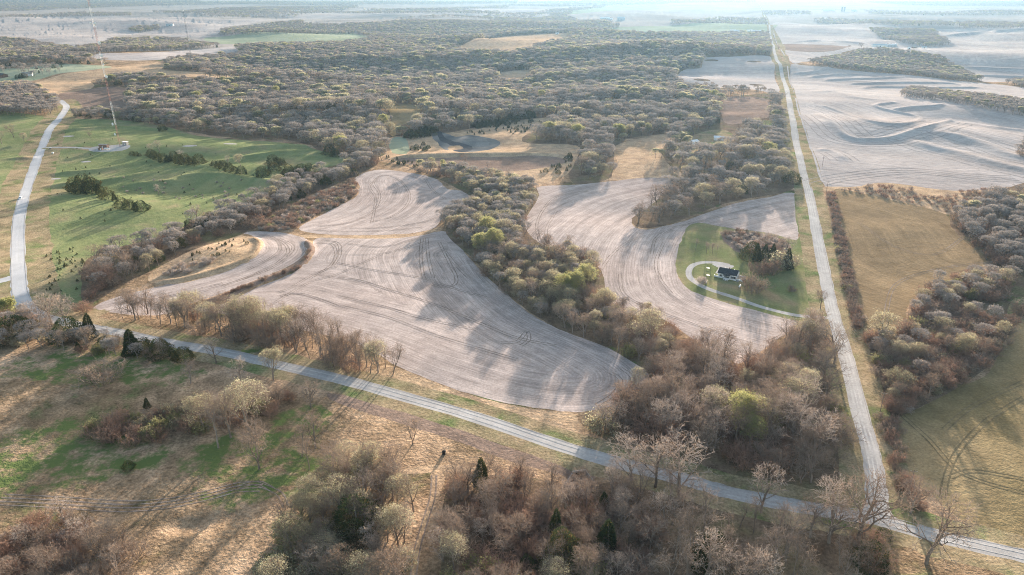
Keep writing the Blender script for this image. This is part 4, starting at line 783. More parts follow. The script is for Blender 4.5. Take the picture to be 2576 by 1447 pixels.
dens = []
best = {}
order = sorted(range(len(SC)), key=lambda i: -SC[i][3]*(1.4 if SC[i][0] != 'thin' else 1)/max(80., math.hypot(SC[i][1], SC[i][2])))
CAP = {'bare': 300, 'pale': 200, 'thin': 200, 'bud': 260, 'leaf': 300, 'cedar': 290, 'shrub': 300, 'pshrub': 150, 'gshrub': 150}
tot = {k: sum(1 for s in SC if s[0] == k) for k in CAP}
for k in CAP:
    if tot[k] > 300: CAP[k] = 300 - sum(1 for h in HERO if h[2] == k)
    else: CAP[k] = 300
CAP['cedar'] = min(CAP['cedar'], 290)
cnt, rest = {}, []
for i in order:
    k, x, y, h, where, big = SC[i]
    px, py, d = pix(x, y, 0)
    vis = -40 < px < 2616 and -20 < py < 1540
    if vis and where != 'far' and cnt.get(k, 0) < CAP[k]:
        cnt[k] = cnt.get(k, 0)+1
        plant(k, x, y, h, f'{KADJ[k]} {where}', f'{KPL[k]} {where}', wide=rs.uniform(.85, 1.15)*big, var=(rnd.choice((0, 2, 3, 3, 2)) if k == 'cedar' and h > 4 else None))
    else: rest.append(SC[i])
print('SCATTER', len(SC), 'single', cnt, 'mass', len(rest))
# light versions of each kind for the woods that read as one mass (each is also a real tree standing in the wood)
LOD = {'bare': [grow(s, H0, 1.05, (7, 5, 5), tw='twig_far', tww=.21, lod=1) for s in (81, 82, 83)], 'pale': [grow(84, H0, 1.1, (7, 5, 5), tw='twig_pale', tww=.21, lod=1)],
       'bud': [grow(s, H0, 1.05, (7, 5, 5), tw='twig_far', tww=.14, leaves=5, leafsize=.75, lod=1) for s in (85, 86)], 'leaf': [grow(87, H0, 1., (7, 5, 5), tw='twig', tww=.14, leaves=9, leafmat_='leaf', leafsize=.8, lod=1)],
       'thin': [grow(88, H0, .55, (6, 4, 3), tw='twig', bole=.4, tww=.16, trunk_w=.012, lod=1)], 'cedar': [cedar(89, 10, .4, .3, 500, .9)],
       'shrub': [shrub(90, stems=30, tww=.1), shrub(91, stems=30, wd=1.3, tww=.1, tw='twig')], 'pshrub': [shrub(92, stems=26, tww=.1, tw='twig_pale')], 'gshrub': [shrub(93, stems=26, tw='twig', leaves=2, tww=.1)]}
protos, pk = [], {}
for k, lst in LOD.items():
    for t, c in lst:
        for i in range(len(rest)):
            if rest[i][0] == k and rest[i][4] != 'far': break
        else: i = 0
        _, x, y, h, where, big = rest.pop(i) if rest else SC[0]
        z = float(height(np.array([x]), np.array([y]))[0]); s = h/NATH.get(k, H0)
        e = bpy.data.objects.new(KNAME[k], None); col.objects.link(e); e.location = (x, y, z); e.scale = (s, s, s)
        wh = where if where != 'far' else 'in the far country'
        tag(e, f'{KADJ[k]} {wh}', KCAT.get(k, 'tree'), f'{KPL[k]} {wh}')
        to = link('stems' if 'shrub' in k else 'trunk', t, e); co = link('crown', c, e)
        pk.setdefault(k, []).append(len(protos)); protos.append((to, co))
def mass(name, items, label, cat):
    """one object: a mesh of tree feet whose geometry nodes set a tree on every foot"""
    P = np.array([(s[1], s[2]) for s in items]); z = height(P[:, 0], P[:, 1])
    me = bpy.data.meshes.new(name); me.vertices.add(len(P)); me.vertices.foreach_set('co', np.column_stack([P, z]).astype(np.float32).ravel())
    ai = me.attributes.new('pick', 'INT', 'POINT'); ai.data.foreach_set('value', [rnd.choice(pk[s[0]]) for s in items])
    asz = me.attributes.new('size', 'FLOAT_VECTOR', 'POINT')
    asz.data.foreach_set('vector', np.array([(s[3]/NATH.get(s[0], H0)*s[5]*rnd.uniform(.9, 1.2),)*2+(s[3]/NATH.get(s[0], H0),) for s in items], np.float32).ravel())
    ar = me.attributes.new('turn', 'FLOAT', 'POINT'); ar.data.foreach_set('value', [rnd.uniform(0, 6.28) for _ in items])
    o = link(name, me); tag(o, label, cat, kind='stuff')
    ng = bpy.data.node_groups.new(name, 'GeometryNodeTree'); N, L = ng.nodes, ng.links
    ng.interface.new_socket('Geometry', in_out='INPUT', socket_type='NodeSocketGeometry'); ng.interface.new_socket('Geometry', in_out='OUTPUT', socket_type='NodeSocketGeometry')
    gi, go = N.new('NodeGroupInput'), N.new('NodeGroupOutput'); outer = N.new('GeometryNodeJoinGeometry')
    m2p = N.new('GeometryNodeMeshToPoints'); L.new(gi.outputs[0], m2p.inputs[0])
    def attr(nm, ty):
        a = N.new('GeometryNodeInputNamedAttribute'); a.data_type = ty; a.inputs['Name'].default_value = nm; return a.outputs['Attribute']
    pick, size, turn = attr('pick', 'INT'), attr('size', 'FLOAT_VECTOR'), attr('turn', 'FLOAT')
    cx = N.new('ShaderNodeCombineXYZ'); L.new(turn, cx.inputs[2])
    e2r = N.new('FunctionNodeEulerToRotation'); L.new(cx.outputs[0], e2r.inputs[0])
    used = {q for s in items for q in pk[s[0]]}
    for q in sorted(used):
        jn = N.new('GeometryNodeJoinGeometry')
        for ob in protos[q]:
            oi = N.new('GeometryNodeObjectInfo'); oi.transform_space = 'ORIGINAL'; oi.inputs['Object'].default_value = ob; L.new(oi.outputs['Geometry'], jn.inputs[0])
        g2i = N.new('GeometryNodeGeometryToInstance'); L.new(jn.outputs[0], g2i.inputs[0])
        cmpn = N.new('FunctionNodeCompare'); cmpn.data_type = 'INT'; cmpn.operation = 'EQUAL'; L.new(pick, cmpn.inputs[2]); cmpn.inputs[3].default_value = q
        iop = N.new('GeometryNodeInstanceOnPoints'); L.new(m2p.outputs[0], iop.inputs['Points']); L.new(cmpn.outputs[0], iop.inputs['Selection'])
        L.new(g2i.outputs[0], iop.inputs['Instance']); L.new(size, iop.inputs['Scale']); L.new(e2r.outputs[0], iop.inputs['Rotation'])
        L.new(iop.outputs[0], outer.inputs[0])
    L.new(outer.outputs[0], go.inputs[0])
    md = o.modifiers.new('trees', 'NODES'); md.node_group = ng; return o
nearw = [s for s in rest if s[4] != 'far' and 'shrub' not in s[0]]; farw = [s for s in rest if s[4] == 'far']; br_ = [s for s in rest if s[4] != 'far' and 'shrub' in s[0]]
if nearw: mass('woodland', nearw, 'leafless and budding woodland filling the valley between pasture and long road', 'woodland')
if farw: mass('far_woodland', farw, 'hazy belts of far woodland between the fields at the top', 'woodland')
if br_: mass('undergrowth', br_, 'twiggy brown undergrowth filling the creek strips', 'undergrowth')

# ------------------------------------------------------------------ buildings, masts and other built things
def geo_mesh(g, name, m):
    me = g.mesh(name, []) if False else mesh_from(name, np.array(g.V, float), np.array(g.F, np.int32), [m], None, None, False); return me
def box(g, x0, x1, y0, y1, z0, z1):
    k = len(g.V); g.V += [np.array(p, float) for p in ((x0,y0,z0),(x1,y0,z0),(x1,y1,z0),(x0,y1,z0),(x0,y0,z1),(x1,y0,z1),(x1,y1,z1),(x0,y1,z1))]
    g.F += [tuple(k+i for i in f) for f in ((0,3,2,1),(4,5,6,7),(0,1,5,4),(1,2,6,5),(2,3,7,6),(3,0,4,7))]
def boxes(*bs):
    g = Geo()
    for b in bs: box(g, *b)
    return g
def gable(g, x0, x1, y0, y1, z, zr, t=.18, ov=.4):
    """gable roof with its ridge along x, as a solid of thickness t"""
    ym = (y0+y1)/2; s = (zr-z)/(ym-y0); x0, x1, y0, y1 = x0-ov, x1+ov, y0-ov, y1+ov; z = z-ov*s; k = len(g.V)
    for x in (x0, x1): g.V += [np.array(p, float) for p in ((x,y0,z),(x,ym,zr),(x,y1,z),(x,y0,z+t),(x,ym,zr+t),(x,y1,z+t))]
    g.F += [(k+3,k+9,k+10,k+4),(k+4,k+10,k+11,k+5),(k,k+1,k+7,k+6),(k+1,k+2,k+8,k+7),(k,k+3,k+4,k+1),(k+1,k+4,k+5,k+2),(k+6,k+7,k+10,k+9),(k+7,k+8,k+11,k+10),(k,k+6,k+9,k+3),(k+2,k+5,k+11,k+8)]
def gable_walls(g, x0, x1, y0, y1, h, zr):
    box(g, x0, x1, y0, y1, -.6, h); ym = (y0+y1)/2; k = len(g.V)
    for x in (x0, x1): g.V += [np.array((x, y0, h)), np.array((x, y1, h)), np.array((x, ym, zr))]
    g.F += [(k, k+1, k+2, k+2), (k+3, k+5, k+4, k+4)]
def cyl(g, c, r, z0, z1, n=16, cone=0):
    P = [np.array([c[0], c[1], z0]), np.array([c[0], c[1], z1])]; g.tube(P, [r, r], n)
    if cone: g.tube([np.array([c[0], c[1], z1]), np.array([c[0], c[1], z1+cone])], [r*1.02, r*.08], n)
def cylx(g, x0, x1, y, z, r, n=12):
    L = x1-x0; g.tube([np.array([x0+L*t, y, z]) for t in (0, .04, .12, .88, .96, 1)], [r*.3, r*.8, r, r, r*.8, r*.3], n)
def root(name, px, py, rz, label, cat, group=None, dz=0):
    x, y, z = ground_pt(px, py); e = bpy.data.objects.new(name, None); col.objects.link(e); e.location = (x, y, z+dz); e.rotation_euler = (0, 0, R(rz)); tag(e, label, cat, group); return e
def part(name, g, m, parent, label=None):
    o = link(name, geo_mesh(g, name, M[m]), parent)
    if label: o['label'] = label
    return o
M['white'] = plain('white_paint', (.80,.79,.77), .6); M['roof'] = plain('dark_shingles', (.045,.05,.055), .85, .2, var=.2); M['glass'] = plain('dark_glass', (.03,.035,.04), .15, .5)
M['wood'] = plain('weathered_deck_boards', (.46,.36,.27), .8, var=.12); M['brick'] = plain('brown_masonry', (.20,.12,.085), .9, var=.15); M['tanroof'] = plain('tan_roof', (.42,.34,.27), .8)
M['metal'] = plain('galvanised_metal', (.52,.54,.56), .45, .5, .3); M['red'] = plain('red_mast_paint', (.36,.14,.11), .6); M['mastw'] = plain('white_mast_paint', (.72,.71,.70), .6)
M['darkmast'] = plain('grey_mast_steel', (.20,.20,.21), .6); M['concrete'] = plain('pale_concrete', (.33,.31,.285), .9, var=.1); M['black'] = plain('black_finish_and_opening_shade', (.03,.028,.025), .9)  # 'black': plain black finish, and the shade painted into the culvert mouth
M['pole'] = plain('weathered_pole_wood', (.20,.16,.13), .9, var=.15); M['wire'] = plain('overhead_wire', (.07,.07,.07), 1, 0); M['tyre'] = plain('tyre_rubber', (.03,.03,.03), .9); M['carpaint'] = plain('white_car_paint', (.80,.80,.80), .3, .5)
M['bluemetal'] = plain('blue_metal_cladding', (.38,.44,.47), .6); M['straw'] = plain('straw', (.40,.32,.20), .95, var=.2)

# white farmhouse: ridge falls away to the right, towards the camera
h = root('farmhouse', 1832, 697, -31, 'small white farmhouse with dark shingle roof inside the driveway loop', 'house'); h.scale = (.94, .94, .94)
X, Yd, HT, RZ = 6.0, 4.2, 3.5, 5.8
g = Geo(); gable_walls(g, -X, X, -Yd, Yd, HT, RZ); wl = part('wall', g, 'white', h)
g = Geo(); gable(g, -X, X, -Yd, Yd, HT, RZ); rf_ = part('roof', g, 'roof', h)
part('chimney', boxes((-.2,.35,.3,.85,5.0,6.6)), 'brick', rf_)
for xx in (-2.6, 3.4): part('vent', boxes((xx-.18,xx+.18,.2,.5,5.2,5.95)), 'white', rf_)
g = Geo(); box(g, -1.9, 1.9, -Yd-2.2, -Yd-.02, .45, .6); box(g, -1.9, 1.9, -Yd-2.2, -Yd-2.1, .6, 1.15); box(g, -1.9, -1.8, -Yd-2.1, -Yd-.02, .6, 1.15); box(g, 1.8, 1.9, -Yd-2.1, -Yd-.02, .6, 1.15)
for xx in (-1.9, -.7, .6, 1.8): box(g, xx, xx+.1, -Yd-2.1, -Yd-2.0, 1.15, 2.75)
box(g, -1.9, 1.9, -Yd-2.2, -Yd-2.0, 2.75, 3.0)
pc = part('porch', g, 'white', h)
g = Geo(); k = 0; zz_ = 3.02; pts_ = [(-2.2,-Yd-2.5,zz_),(2.2,-Yd-2.5,zz_),(2.2,-Yd+1.0,zz_+.7),(-2.2,-Yd+1.0,zz_+.7),(0,-Yd-1.1,zz_+1.25),(0,-Yd+2.9,zz_+1.5)]
g.V = [np.array(p, float) for p in pts_]; g.F = [(0,1,4,4),(1,2,5,4),(3,0,4,5),(0,3,2,1)]
part('porch_roof', g, 'roof', h)
part('porch_window', boxes((-1.6,1.5,-Yd-.06,-Yd-.01,.9,2.6)), 'glass', h)
for xx in (-4.4, 3.0, 4.6):
    wf = part('window', boxes((xx-.1,xx+1.0,-Yd-.07,-Yd-.01,.95,2.55)), 'white', h); part('pane', boxes((xx,xx+.9,-Yd-.10,-Yd-.075,1.05,2.45)), 'glass', wf)
    for sx in (xx-.42, xx+1.02): part('shutter', boxes((sx,sx+.3,-Yd-.08,-Yd-.01,.95,2.55)), 'black', h)
wf = part('window', boxes((X+.01,X+.07,-.5,.6,1.0,2.4)), 'white', h); part('pane', boxes((X+.075,X+.10,-.4,.5,1.1,2.3)), 'glass', wf)
part('landing', boxes((-X-2.4,-X-.02,-Yd,-Yd+2.0,.2,.45), (-X-2.4,-X-2.3,-Yd,-Yd+2.0,.45,1.2), (-X-2.4,-X,-Yd,-Yd+.1,.45,1.2)), 'white', h)
part('front_steps', boxes((-.6,.6,-Yd-2.9,-Yd-2.22,-.3,.4), (-1.5,-1.35,-Yd-3.6,-Yd-2.22,-.3,.5), (1.35,1.5,-Yd-3.6,-Yd-2.22,-.3,.5)), 'white', h)
part('deck', boxes((X+.05,X+4.6,-2.6,2.6,.7,.95)), 'wood', h)
part('deck_skirt', boxes((X+.05,X+4.6,-2.72,-2.62,-.8,.95), (X+4.62,X+4.7,-2.7,2.6,.2,1.75), (X+.1,X+4.6,2.62,2.70,.2,1.75)), 'white', h)
part('ramp', boxes((X+.6,X+1.9,-5.2,-2.75,-.4,.25)), 'concrete', h)
t = root('propane_tank', 1861, 723, 60, 'white propane tank lying on the lawn right of the farmhouse', 'tank')
g = Geo(); cylx(g, -1.6, 1.6, 0, .9, .55); part('tank_body', g, 'white', t); part('saddle', boxes((-1.1,-.9,-.35,.35,-.2,.5), (.9,1.1,-.35,.35,-.2,.5)), 'concrete', t)
t = root('picnic_table', 1746, 0, 0, 'x', 'table') if False else None
for px, py, lb in ((1760.5, 676.5, 'white slatted table on the lawn left of the farmhouse'), (1779.5, 693.0, 'low white slab bench on the lawn in the driveway loop')):
    t = root('garden_table', px+20 if px > 1770 and False else (1781 if py > 690 else 1781), 695 if py > 690 else 677, -20, lb, 'table'); part('table_top', boxes((-1.0,1.0,-.5,.5,.66,.76)), 'white', t)
    for sx in (-.9, .8):
        part('leg', boxes((sx,sx+.1,-.4,.4,-.2,.655)), 'wood', t)
t = root('trash_barrel', 1776, 712, 0, 'small white barrel beside the pink shrub in the driveway loop', 'barrel'); g = Geo(); cyl(g, (0, 0), .5, -.1, 1.0, 12, .1); part('barrel_body', g, 'white', t)

# masts
def mast(px, py, ys, cols, wd, dishes, label, ztop=None):
    x, y, z0 = ground_pt(px, py); e = bpy.data.objects.new('radio_mast', None); col.objects.link(e); e.location = (x, y, z0); tag(e, label, 'radio mast')
    def z_at(yy):
        v = -(yy-CY)/FPX   # up/forward ratio
        # (ry*sp + rz*cp)/(ry*cp - rz*sp) = v
        return CAMH + y*(v*cp-sp_)/(cp+v*sp_) - z0
    zs = [0]+[z_at(q) for q in ys]+([ztop] if ztop else [])
    c3 = [np.array([wd*.577*math.cos(a), wd*.577*math.sin(a)]) for a in (.3, .3+2.094, .3+4.189)]
    for i in range(len(zs)-1):
        g = Geo(); za, zb = zs[i], zs[i+1]; n = max(2, int((zb-za)/2.0)); th = wd*.04
        for c in c3: g.tube([np.array([*c, za]), np.array([*c, zb])], [th, th], 4)
        for j in range(n):
            u, v_ = za+(zb-za)*j/n, za+(zb-za)*(j+1)/n
            for q in range(3):
                a, b = c3[q], c3[(q+1) % 3]; g.tube([np.array([*a, u]), np.array([*b, v_])], [th*.7]*2, 3); g.tube([np.array([*a, v_]), np.array([*b, v_])], [th*.7]*2, 3)
        part('mast_section', g, cols[i], e, {'red': 'red painted mast section', 'mastw': 'white painted mast section'}.get(cols[i]))
    for dy_, r_, s in dishes:
        zz = z_at(dy_); g = Geo(); a = -1.57+s*.5; d = np.array([math.cos(a), math.sin(a), 0]); c = np.array([0, 0, zz])+d*(wd*.6+.3)+np.array([s*(wd*.5+r_*.4), 0, 0])
        g.tube([c, c+d*.25, c+d*.7, c+d*.95, c+d*1.0], [r_*.25, r_, r_, r_*.75, .05], 14); part('dish_antenna', g, 'white', e)
    return e, zs[-1], (x, y, z0)
m1, top1, p1 = mast(303, 370, [315, 256, 193, 130, 68, 17, -60], ['red', 'mastw', 'red', 'mastw', 'red', 'mastw', 'red'], 1.7,
     [(338, 1.3, -1), (312, 1.5, -1), (193, 1.5, 1), (140, 1.4, 1), (108, 1.7, 1), (60, 1.5, 1), (58, 1.2, -1), (162, .8, 1)], 'tall red and white lattice mast rising from the gravel compound')
m2, top2, p2 = mast(487, 182, [150, 120, 90, 60, 42, 24], ['darkmast']*6, 2.2, [(26, 2.0, 0), (42, 1.6, -1), (44, 1.6, 1), (101, 1.6, 1), (148, 1.4, 1)], 'thin dark lattice mast standing at the far wood edge')
for e, tp, p, rad in ((m1, top1, p1, 110), (m2, top2, p2, 95)):
    for k in range(3):
        a = .55+k*2.094
        for f, q in ((.3, .6), (.58, .8), (.9, 1.0)):
            gx, gy = math.cos(a)*rad*q, math.sin(a)*rad*q; gz = float(height(np.array([p[0]+gx]), np.array([p[1]+gy]))[0])-p[2]
            g = Geo(); g.tube([np.array([0, 0, tp*f]), np.array([gx*.5, gy*.5, (tp*f+gz)*.5-1.5]), np.array([gx, gy, gz])], [.018]*3, 3); part('guy_wire', g, 'wire', e)
s = root('mast_shelter', 262, 371, -8, 'brown equipment shelter with tan roof in the mast compound', 'shelter')
part('wall', boxes((-5,5,-2,2,-.5,3.2)), 'brick', s); g = Geo(); gable(g, -5, 5, -2, 2, 3.2, 3.8); part('roof', g, 'tanroof', s); part('door', boxes((-1,0,-2.06,-2.01,0,2.1)), 'metal', s)
s = root('fuel_tank', 269, 376.5, -6, 'long white fuel tank in front of the brown shelter', 'tank'); g = Geo(); cylx(g, -3, 3, 0, 1.3, .75); part('tank_body', g, 'white', s); part('saddle', boxes((-2,-1.7,-.5,.5,-.2,.7), (1.7,2,-.5,.5,-.2,.7)), 'concrete', s)
s = root('generator', 254, 377.5, -6, 'dark generator cabinet with a pale door left of the fuel tank', 'generator'); part('cabinet', boxes((-2.2,2.2,-1.2,1.2,-.2,2.4)), 'brick', s); part('door', boxes((.2,1.5,-1.26,-1.21,.3,2.1)), 'white', s)
s = root('mast_shelter', 316, 364.5, -8, 'pale shelter with white flat roof right of the mast', 'shelter'); part('wall', boxes((-2.6,2.6,-1.8,1.8,-.5,3.4)), 'concrete', s); part('roof', boxes((-2.9,2.9,-2.1,2.1,3.4,3.65)), 'white', s); part('door', boxes((-.5,.5,-1.86,-1.81,0,2.1)), 'metal', s)
# car on the paved road
c = root('car', 51.5, 500, math.degrees(math.atan2(*(at([(75,452)])[0]-at([(47,559)])[0])[::-1])), 'white car driving on the paved road at the left', 'car', dz=.06); c.scale = (1.1, 1.1, 1.1)
def car_body():
    g = Geo(); prof = [(-2.3,.35),(-2.3,.85),(-1.9,1.0),(-1.35,1.05),(-.85,1.5),(.95,1.52),(1.9,1.1),(2.3,1.0),(2.3,.35)]
    k = len(g.V)
    for yy, sh in ((-.9, 0), (.9, 0)):
        for px, pz in prof: g.V.append(np.array([px, yy*(.86 if pz > 1.2 else 1), pz]))
    n = len(prof)
    for i in range(n): j = (i+1) % n; g.F.append((k+i, k+j, k+n+j, k+n+i))
    for s0 in (0, n):
        g.F += [(k+s0+0, k+s0+1, k+s0+7, k+s0+8), (k+s0+1, k+s0+2, k+s0+6, k+s0+7), (k+s0+2, k+s0+3, k+s0+6, k+s0+6), (k+s0+3, k+s0+4, k+s0+5, k+s0+6)]
    return g
part('body', car_body(), 'carpaint', c)
for yy in (-.905, .885):
    part('side_window', boxes((-.75,.9,yy*.97,yy*.97+.03,1.12,1.42)), 'glass', c)
g = Geo(); g.quad(np.array([-1.33,-.7,1.09]), np.array([-1.33,.7,1.09]), np.array([-.89,.68,1.49]), np.array([-.89,-.68,1.49])); g.V = [v+np.array([-.03,0,.01]) for v in g.V]; part('windscreen', g, 'glass', c)
for xx in (-1.45, 1.45):
    for yy in (-.95, .75):
        g = Geo(); g.tube([np.array([xx, yy, .33]), np.array([xx, yy+.02, .33]), np.array([xx, yy+.2, .33])], [.02, .33, .33], 14); part('wheel', g, 'tyre', c)
# power line beside the long road
PL = [(2068,420),(2078,487),(2098,585),(2140,787),(2213,1040),(2284,1243)]
prev = None
for i, (px, py) in enumerate(PL):
    x, y, z = ground_pt(px, py); e = bpy.data.objects.new('power_pole', None); col.objects.link(e); e.location = (x, y, z); e.rotation_euler = (0, 0, R(-16))
    tag(e, ['power pole farthest up the long road', 'power pole at the top corner of the brown crop field', 'power pole in the hedge, upper part of the brown crop field', 'power pole with white insulator in the hedge near the driveway', 'power pole in the brush between the two crop fields', 'power pole nearest the road junction'][i], 'power pole')
    g = Geo(); g.tube([np.array([0, 0, -1.]), np.array([0, 0, 10.5])], [.16, .11], 7); part('post', g, 'pole', e)
    part('cross_arm', boxes((-1.1,1.1,.12,.24,9.6,9.75)), 'pole', e)
    for sx in (-1.0, .9): part('insulator', boxes((sx,sx+.1,.13,.23,9.752,10.0)), 'white', e)
    if prev:
        for sx in (-.95, .95):
            c_, s_ = math.cos(R(-16)), math.sin(R(-16)); a = np.array([prev[0]+sx*c_, prev[1]+sx*s_, prev[2]+10.0]); b = np.array([x+sx*c_, y+sx*s_, z+10.0])
            g = Geo(); g.tube([a+(b-a)*t-np.array([0, 0, 1.6*4*t*(1-t)]) for t in np.linspace(0, 1, 13)], [.013]*13, 3)
            o = part('power_wire', g, 'wire', None); tag(o, f'{"left" if sx < 0 else "right"} wire between pole {i} and the next pole down the long road', 'wire', 'power wires')
            o['label'] = ('left' if sx < 0 else 'right')+' overhead wire '+['', 'beside the terraced field', 'beside the top of the brown crop field', 'beside the hedge of the brown crop field', 'over the brush below the driveway', 'along the green crop field near the junction'][i]
    prev = (x, y, z)
# culvert
c = root('culvert', 1456, 1203, 12, 'concrete box culvert under the gravel road with dark opening', 'culvert', dz=-.4); c.scale = (1.15, 1.15, 1.15)
part('headwall', boxes((-2.2,-1.6,-.3,.3,-1.5,3.4), (1.6,2.2,-.3,.3,-1.5,3.4), (-1.6,1.6,-.3,.3,2.8,3.4)), 'concrete', c); part('opening', boxes((-1.6,1.6,.0,.8,-1.5,2.795)), 'black', c)  # solid black block paints the shade inside the culvert mouth
g = Geo(); g.V = [np.array(p, float) for p in ((-2.2,-.3,-1.5),(-2.2,-.3,3.1),(-5.6,-3.2,-1.5),(-5.6,-3.2,.8),(-2.4,-.1,-1.5),(-2.4,-.1,3.1),(-5.9,-3.0,-1.5),(-5.9,-3.0,.8))]; g.F = [(0,1,3,2),(4,6,7,5),(1,5,7,3),(2,3,7,6)]
part('wing_wall', g, 'concrete', c)
g = Geo(); g.V = [np.array(p, float) for p in ((2.2,-.3,-1.5),(2.2,-.3,3.1),(4.0,-3.6,-1.5),(4.0,-3.6,.8),(2.4,-.1,-1.5),(2.4,-.1,3.1),(4.3,-3.4,-1.5),(4.3,-3.4,.8))]; g.F = [(0,2,3,1),(4,5,7,6),(1,3,7,5),(2,6,7,3)]
part('wing_wall', g, 'concrete', c)
# far farm buildings
def shed(px, py, L, Wd, hh, rz, wm, rm, label, name='shed', cat='shed', group=None):
    e = root(name, px, py, rz, label, cat, group); g = Geo(); gable_walls(g, -L/2, L/2, -Wd/2, Wd/2, hh, hh+Wd*.22); part('wall', g, wm, e)
    g = Geo(); gable(g, -L/2, L/2, -Wd/2, Wd/2, hh, hh+Wd*.22, .25, .5); part('roof', g, rm, e); part('door', boxes((-1.6,1.6,-Wd/2-.08,-Wd/2-.02,0,min(hh-.3,3.4))), 'glass', e); return e
shed(2212, 117.5, 46, 16, 5, -4, 'white', 'bluemetal', 'long white barn with blue-grey roof beside the grain bins on the ridge', 'barn', 'barn')
for i, (px, py) in enumerate(((2228,117),(2237,117.5),(2245,117.5),(2252,117))):
    e = root('grain_bin', px, py, 0, ['grain bin next to the white barn on the ridge', 'second grain bin from the white barn', 'third grain bin from the white barn', 'grain bin farthest from the white barn'][i], 'grain bin', 'grain bins on the ridge')
    g = Geo(); g.tube([np.array([0, 0, -1.]), np.array([0, 0, 6.5])], [5.5, 5.5], 18); part('bin_wall', g, 'metal', e); g = Geo(); g.tube([np.array([0, 0, 6.5]), np.array([0, 0, 9.2])], [5.7, .6], 18); part('bin_roof', g, 'mastw', e)
shed(2300, 122, 14, 9, 4, 0, 'brick', 'tanroof', 'small brown shed right of the grain bins'); shed(2324, 122, 14, 9, 4, -5, 'white', 'bluemetal', 'small pale blue shed right of the brown shed'); shed(2286, 123, 8, 6, 3, 0, 'white', 'white', 'tiny white shed between grain bins and brown shed')
for i, px in enumerate((2117.5, 2123.5)):
    e = root('silo', px, 29, 0, ['left dark silo of the far farm', 'right dark silo of the far farm'][i], 'silo', 'pair of dark silos'); g = Geo(); g.tube([np.array([0, 0, -1.]), np.array([0, 0, 36.])], [7, 7], 14); part('silo_wall', g, 'darkmast', e)
    g = Geo(); g.tube([np.array([0, 0, 36.]), np.array([0, 0, 38.5]), np.array([0, 0, 40.])], [7, 5, .5], 14); part('dome', g, 'metal', e)
shed(2084, 28, 90, 26, 9, 0, 'white', 'white', 'long white barn left of the dark silos', 'barn', 'barn'); shed(2148, 29, 40, 18, 7, 0, 'white', 'bluemetal', 'blue-roofed barn right of the dark silos', 'barn', 'barn')
shed(1522, 48, 60, 20, 7, 0, 'bluemetal', 'white', 'long pale blue shed in the far fields', 'barn', 'barn'); shed(1562, 51, 44, 30, 13, 0, 'bluemetal', 'bluemetal', 'tall blue-grey barn in the far fields', 'barn', 'barn'); shed(1538, 49, 18, 12, 5, 0, 'white', 'white', 'white shed between the two far blue barns')
shed(1440, 86, 16, 10, 4, 0, 'bluemetal', 'bluemetal', 'blue shed at the edge of the far meadow'); shed(1455, 86, 18, 10, 4, -8, 'bluemetal', 'bluemetal', 'second blue shed beside the far meadow'); shed(1472, 84, 14, 9, 4, 10, 'white', 'white', 'white farmhouse behind the far meadow', 'farmhouse', 'house'); shed(1402, 86, 14, 8, 3.5, 0, 'white', 'white', 'small white house on the far meadow', 'farmhouse', 'house')
for i, (px, py) in enumerate(((1843,79),(1853,80),(1886,79),(1899,80),(1914,80))):
    shed(px, py, 22, 11, 4.5, rnd.uniform(-12, 12), 'white', 'white', ['leftmost white building along the green field', 'second white building along the green field', 'third white building along the green field', 'fourth white building along the green field', 'white building nearest the long road along the green field'][i], 'farm_building', 'farm building')
shed(1867, 99, 20, 11, 4.5, 5, 'white', 'white', 'white-roofed house among trees left of the long road', 'farmhouse', 'house'); shed(1897, 99, 24, 12, 4.5, -8, 'white', 'white', 'larger white-roofed house nearest the long road', 'farmhouse', 'house')
shed(718, 255, 28, 9, 4, -4, 'white', 'white', 'long white building inside the wood above the pasture', 'barn', 'barn'); shed(428, 65, 34, 14, 6, -3, 'bluemetal', 'bluemetal', 'blue-grey barn beside trees on the far left field', 'barn', 'barn')
shed(6, 194, 22, 12, 4.5, -30, 'brick', 'roof', 'red-brown house with white trim at the left edge', 'farmhouse', 'house'); shed(70, 190, 18, 11, 4, 20, 'white', 'concrete', 'pale house among bare trees at the upper left', 'farmhouse', 'house')
shed(1808, 352, 11, 7, 3, -12, 'white', 'white', 'white-roofed farmhouse hidden in the wood by the driveway', 'farmhouse', 'house'); shed(1798, 374, 14, 6, 2.6, -6, 'white', 'tanroof', 'long pale shed in the wooded farmyard', 'shed', 'shed'); shed(1745, 362, 9, 7, 3, 30, 'white', 'white', 'small white shed in the wooded farmyard', 'shed', 'shed')
road('driveway', [(1790,385),(1805,360),(1825,342)], 4, 'gravel') if False else None
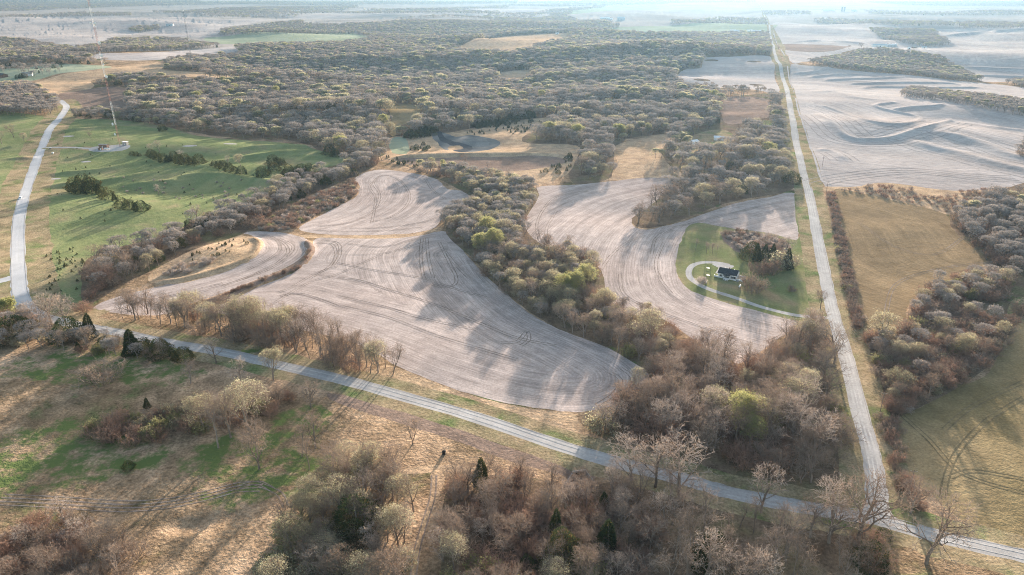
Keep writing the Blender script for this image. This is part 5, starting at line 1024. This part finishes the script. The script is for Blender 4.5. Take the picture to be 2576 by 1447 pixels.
for i, px in enumerate((735, 741, 747, 753)):
    e = root('grain_bin', px, 31, 0, 'one of four small metal bins far off at the top', 'grain bin', 'far grain bins'); g = Geo(); g.tube([np.array([0, 0, -1.]), np.array([0, 0, 12.])], [9, 9], 14); part('bin_wall', g, 'bluemetal', e); g = Geo(); g.tube([np.array([0, 0, 12.]), np.array([0, 0, 16.])], [9.2, .8], 14); part('bin_roof', g, 'metal', e)
e = root('hay_bale', 1807, 247, 20, 'round hay bale on the brown fallow', 'hay bale'); g = Geo(); g.tube([np.array([-1., 0, 1.]), np.array([-.98, 0, 1.]), np.array([.98, 0, 1.]), np.array([1., 0, 1.])], [.1, 1.1, 1.1, .1], 14); part('bale', g, 'straw', e)
e = root('deer_stand', 1117, 1142, 0, 'black hunting blind beside the ditch', 'hunting blind'); part('cabin', boxes((-.6,.6,-.6,.6,.0,1.2)), 'black', e); g = Geo(); g.tube([np.array([0, 0, 1.2]), np.array([0, 0, 1.8])], [.9, .05], 4); part('roof', g, 'black', e)
e = root('mailbox', 133, 386, 0, 'small white box by the access track', 'utility box'); part('box_body', boxes((-.9,.9,-.6,.6,-.1,1.2)), 'white', e); part('lid', boxes((-1.0,1.0,-.7,.7,1.2,1.3)), 'mastw', e)
e = root('mailbox', 127, 375, 0, 'dark utility box at the corner of the access track', 'utility box'); part('box_body', boxes((-.9,.9,-.6,.6,-.1,1.1)), 'black', e); part('lid', boxes((-1.0,1.0,-.7,.7,1.1,1.25)), 'white', e)

# ------------------------------------------------------------------ haze in the air
zmin, zmax = float(V3[:, 2].min()), max(CAMH, float(V3[:, 2].max())+25, p1[2]+top1, p2[2]+top2)
print('haze', zmin, zmax)
g = boxes((-27500, 27500, -27500, 27500, zmin-1, zmax+5)); hm = bpy.data.materials.new('haze_air'); hm.use_nodes = True
N, L = hm.node_tree.nodes, hm.node_tree.links; N.remove(N['Principled BSDF']); pv = N.new('ShaderNodeVolumePrincipled'); L.new(pv.outputs[0], N['Material Output'].inputs['Volume'])
pv.inputs['Density'].default_value = 6.8e-5; pv.inputs['Color'].default_value = (.10, .17, .24, 1); pv.inputs['Anisotropy'].default_value = .54; pv.inputs['Density Attribute'].default_value = ''
hz = link('haze', geo_mesh(g, 'haze', hm)); tag(hz, 'pale blue air haze over the far country', kind='stuff')
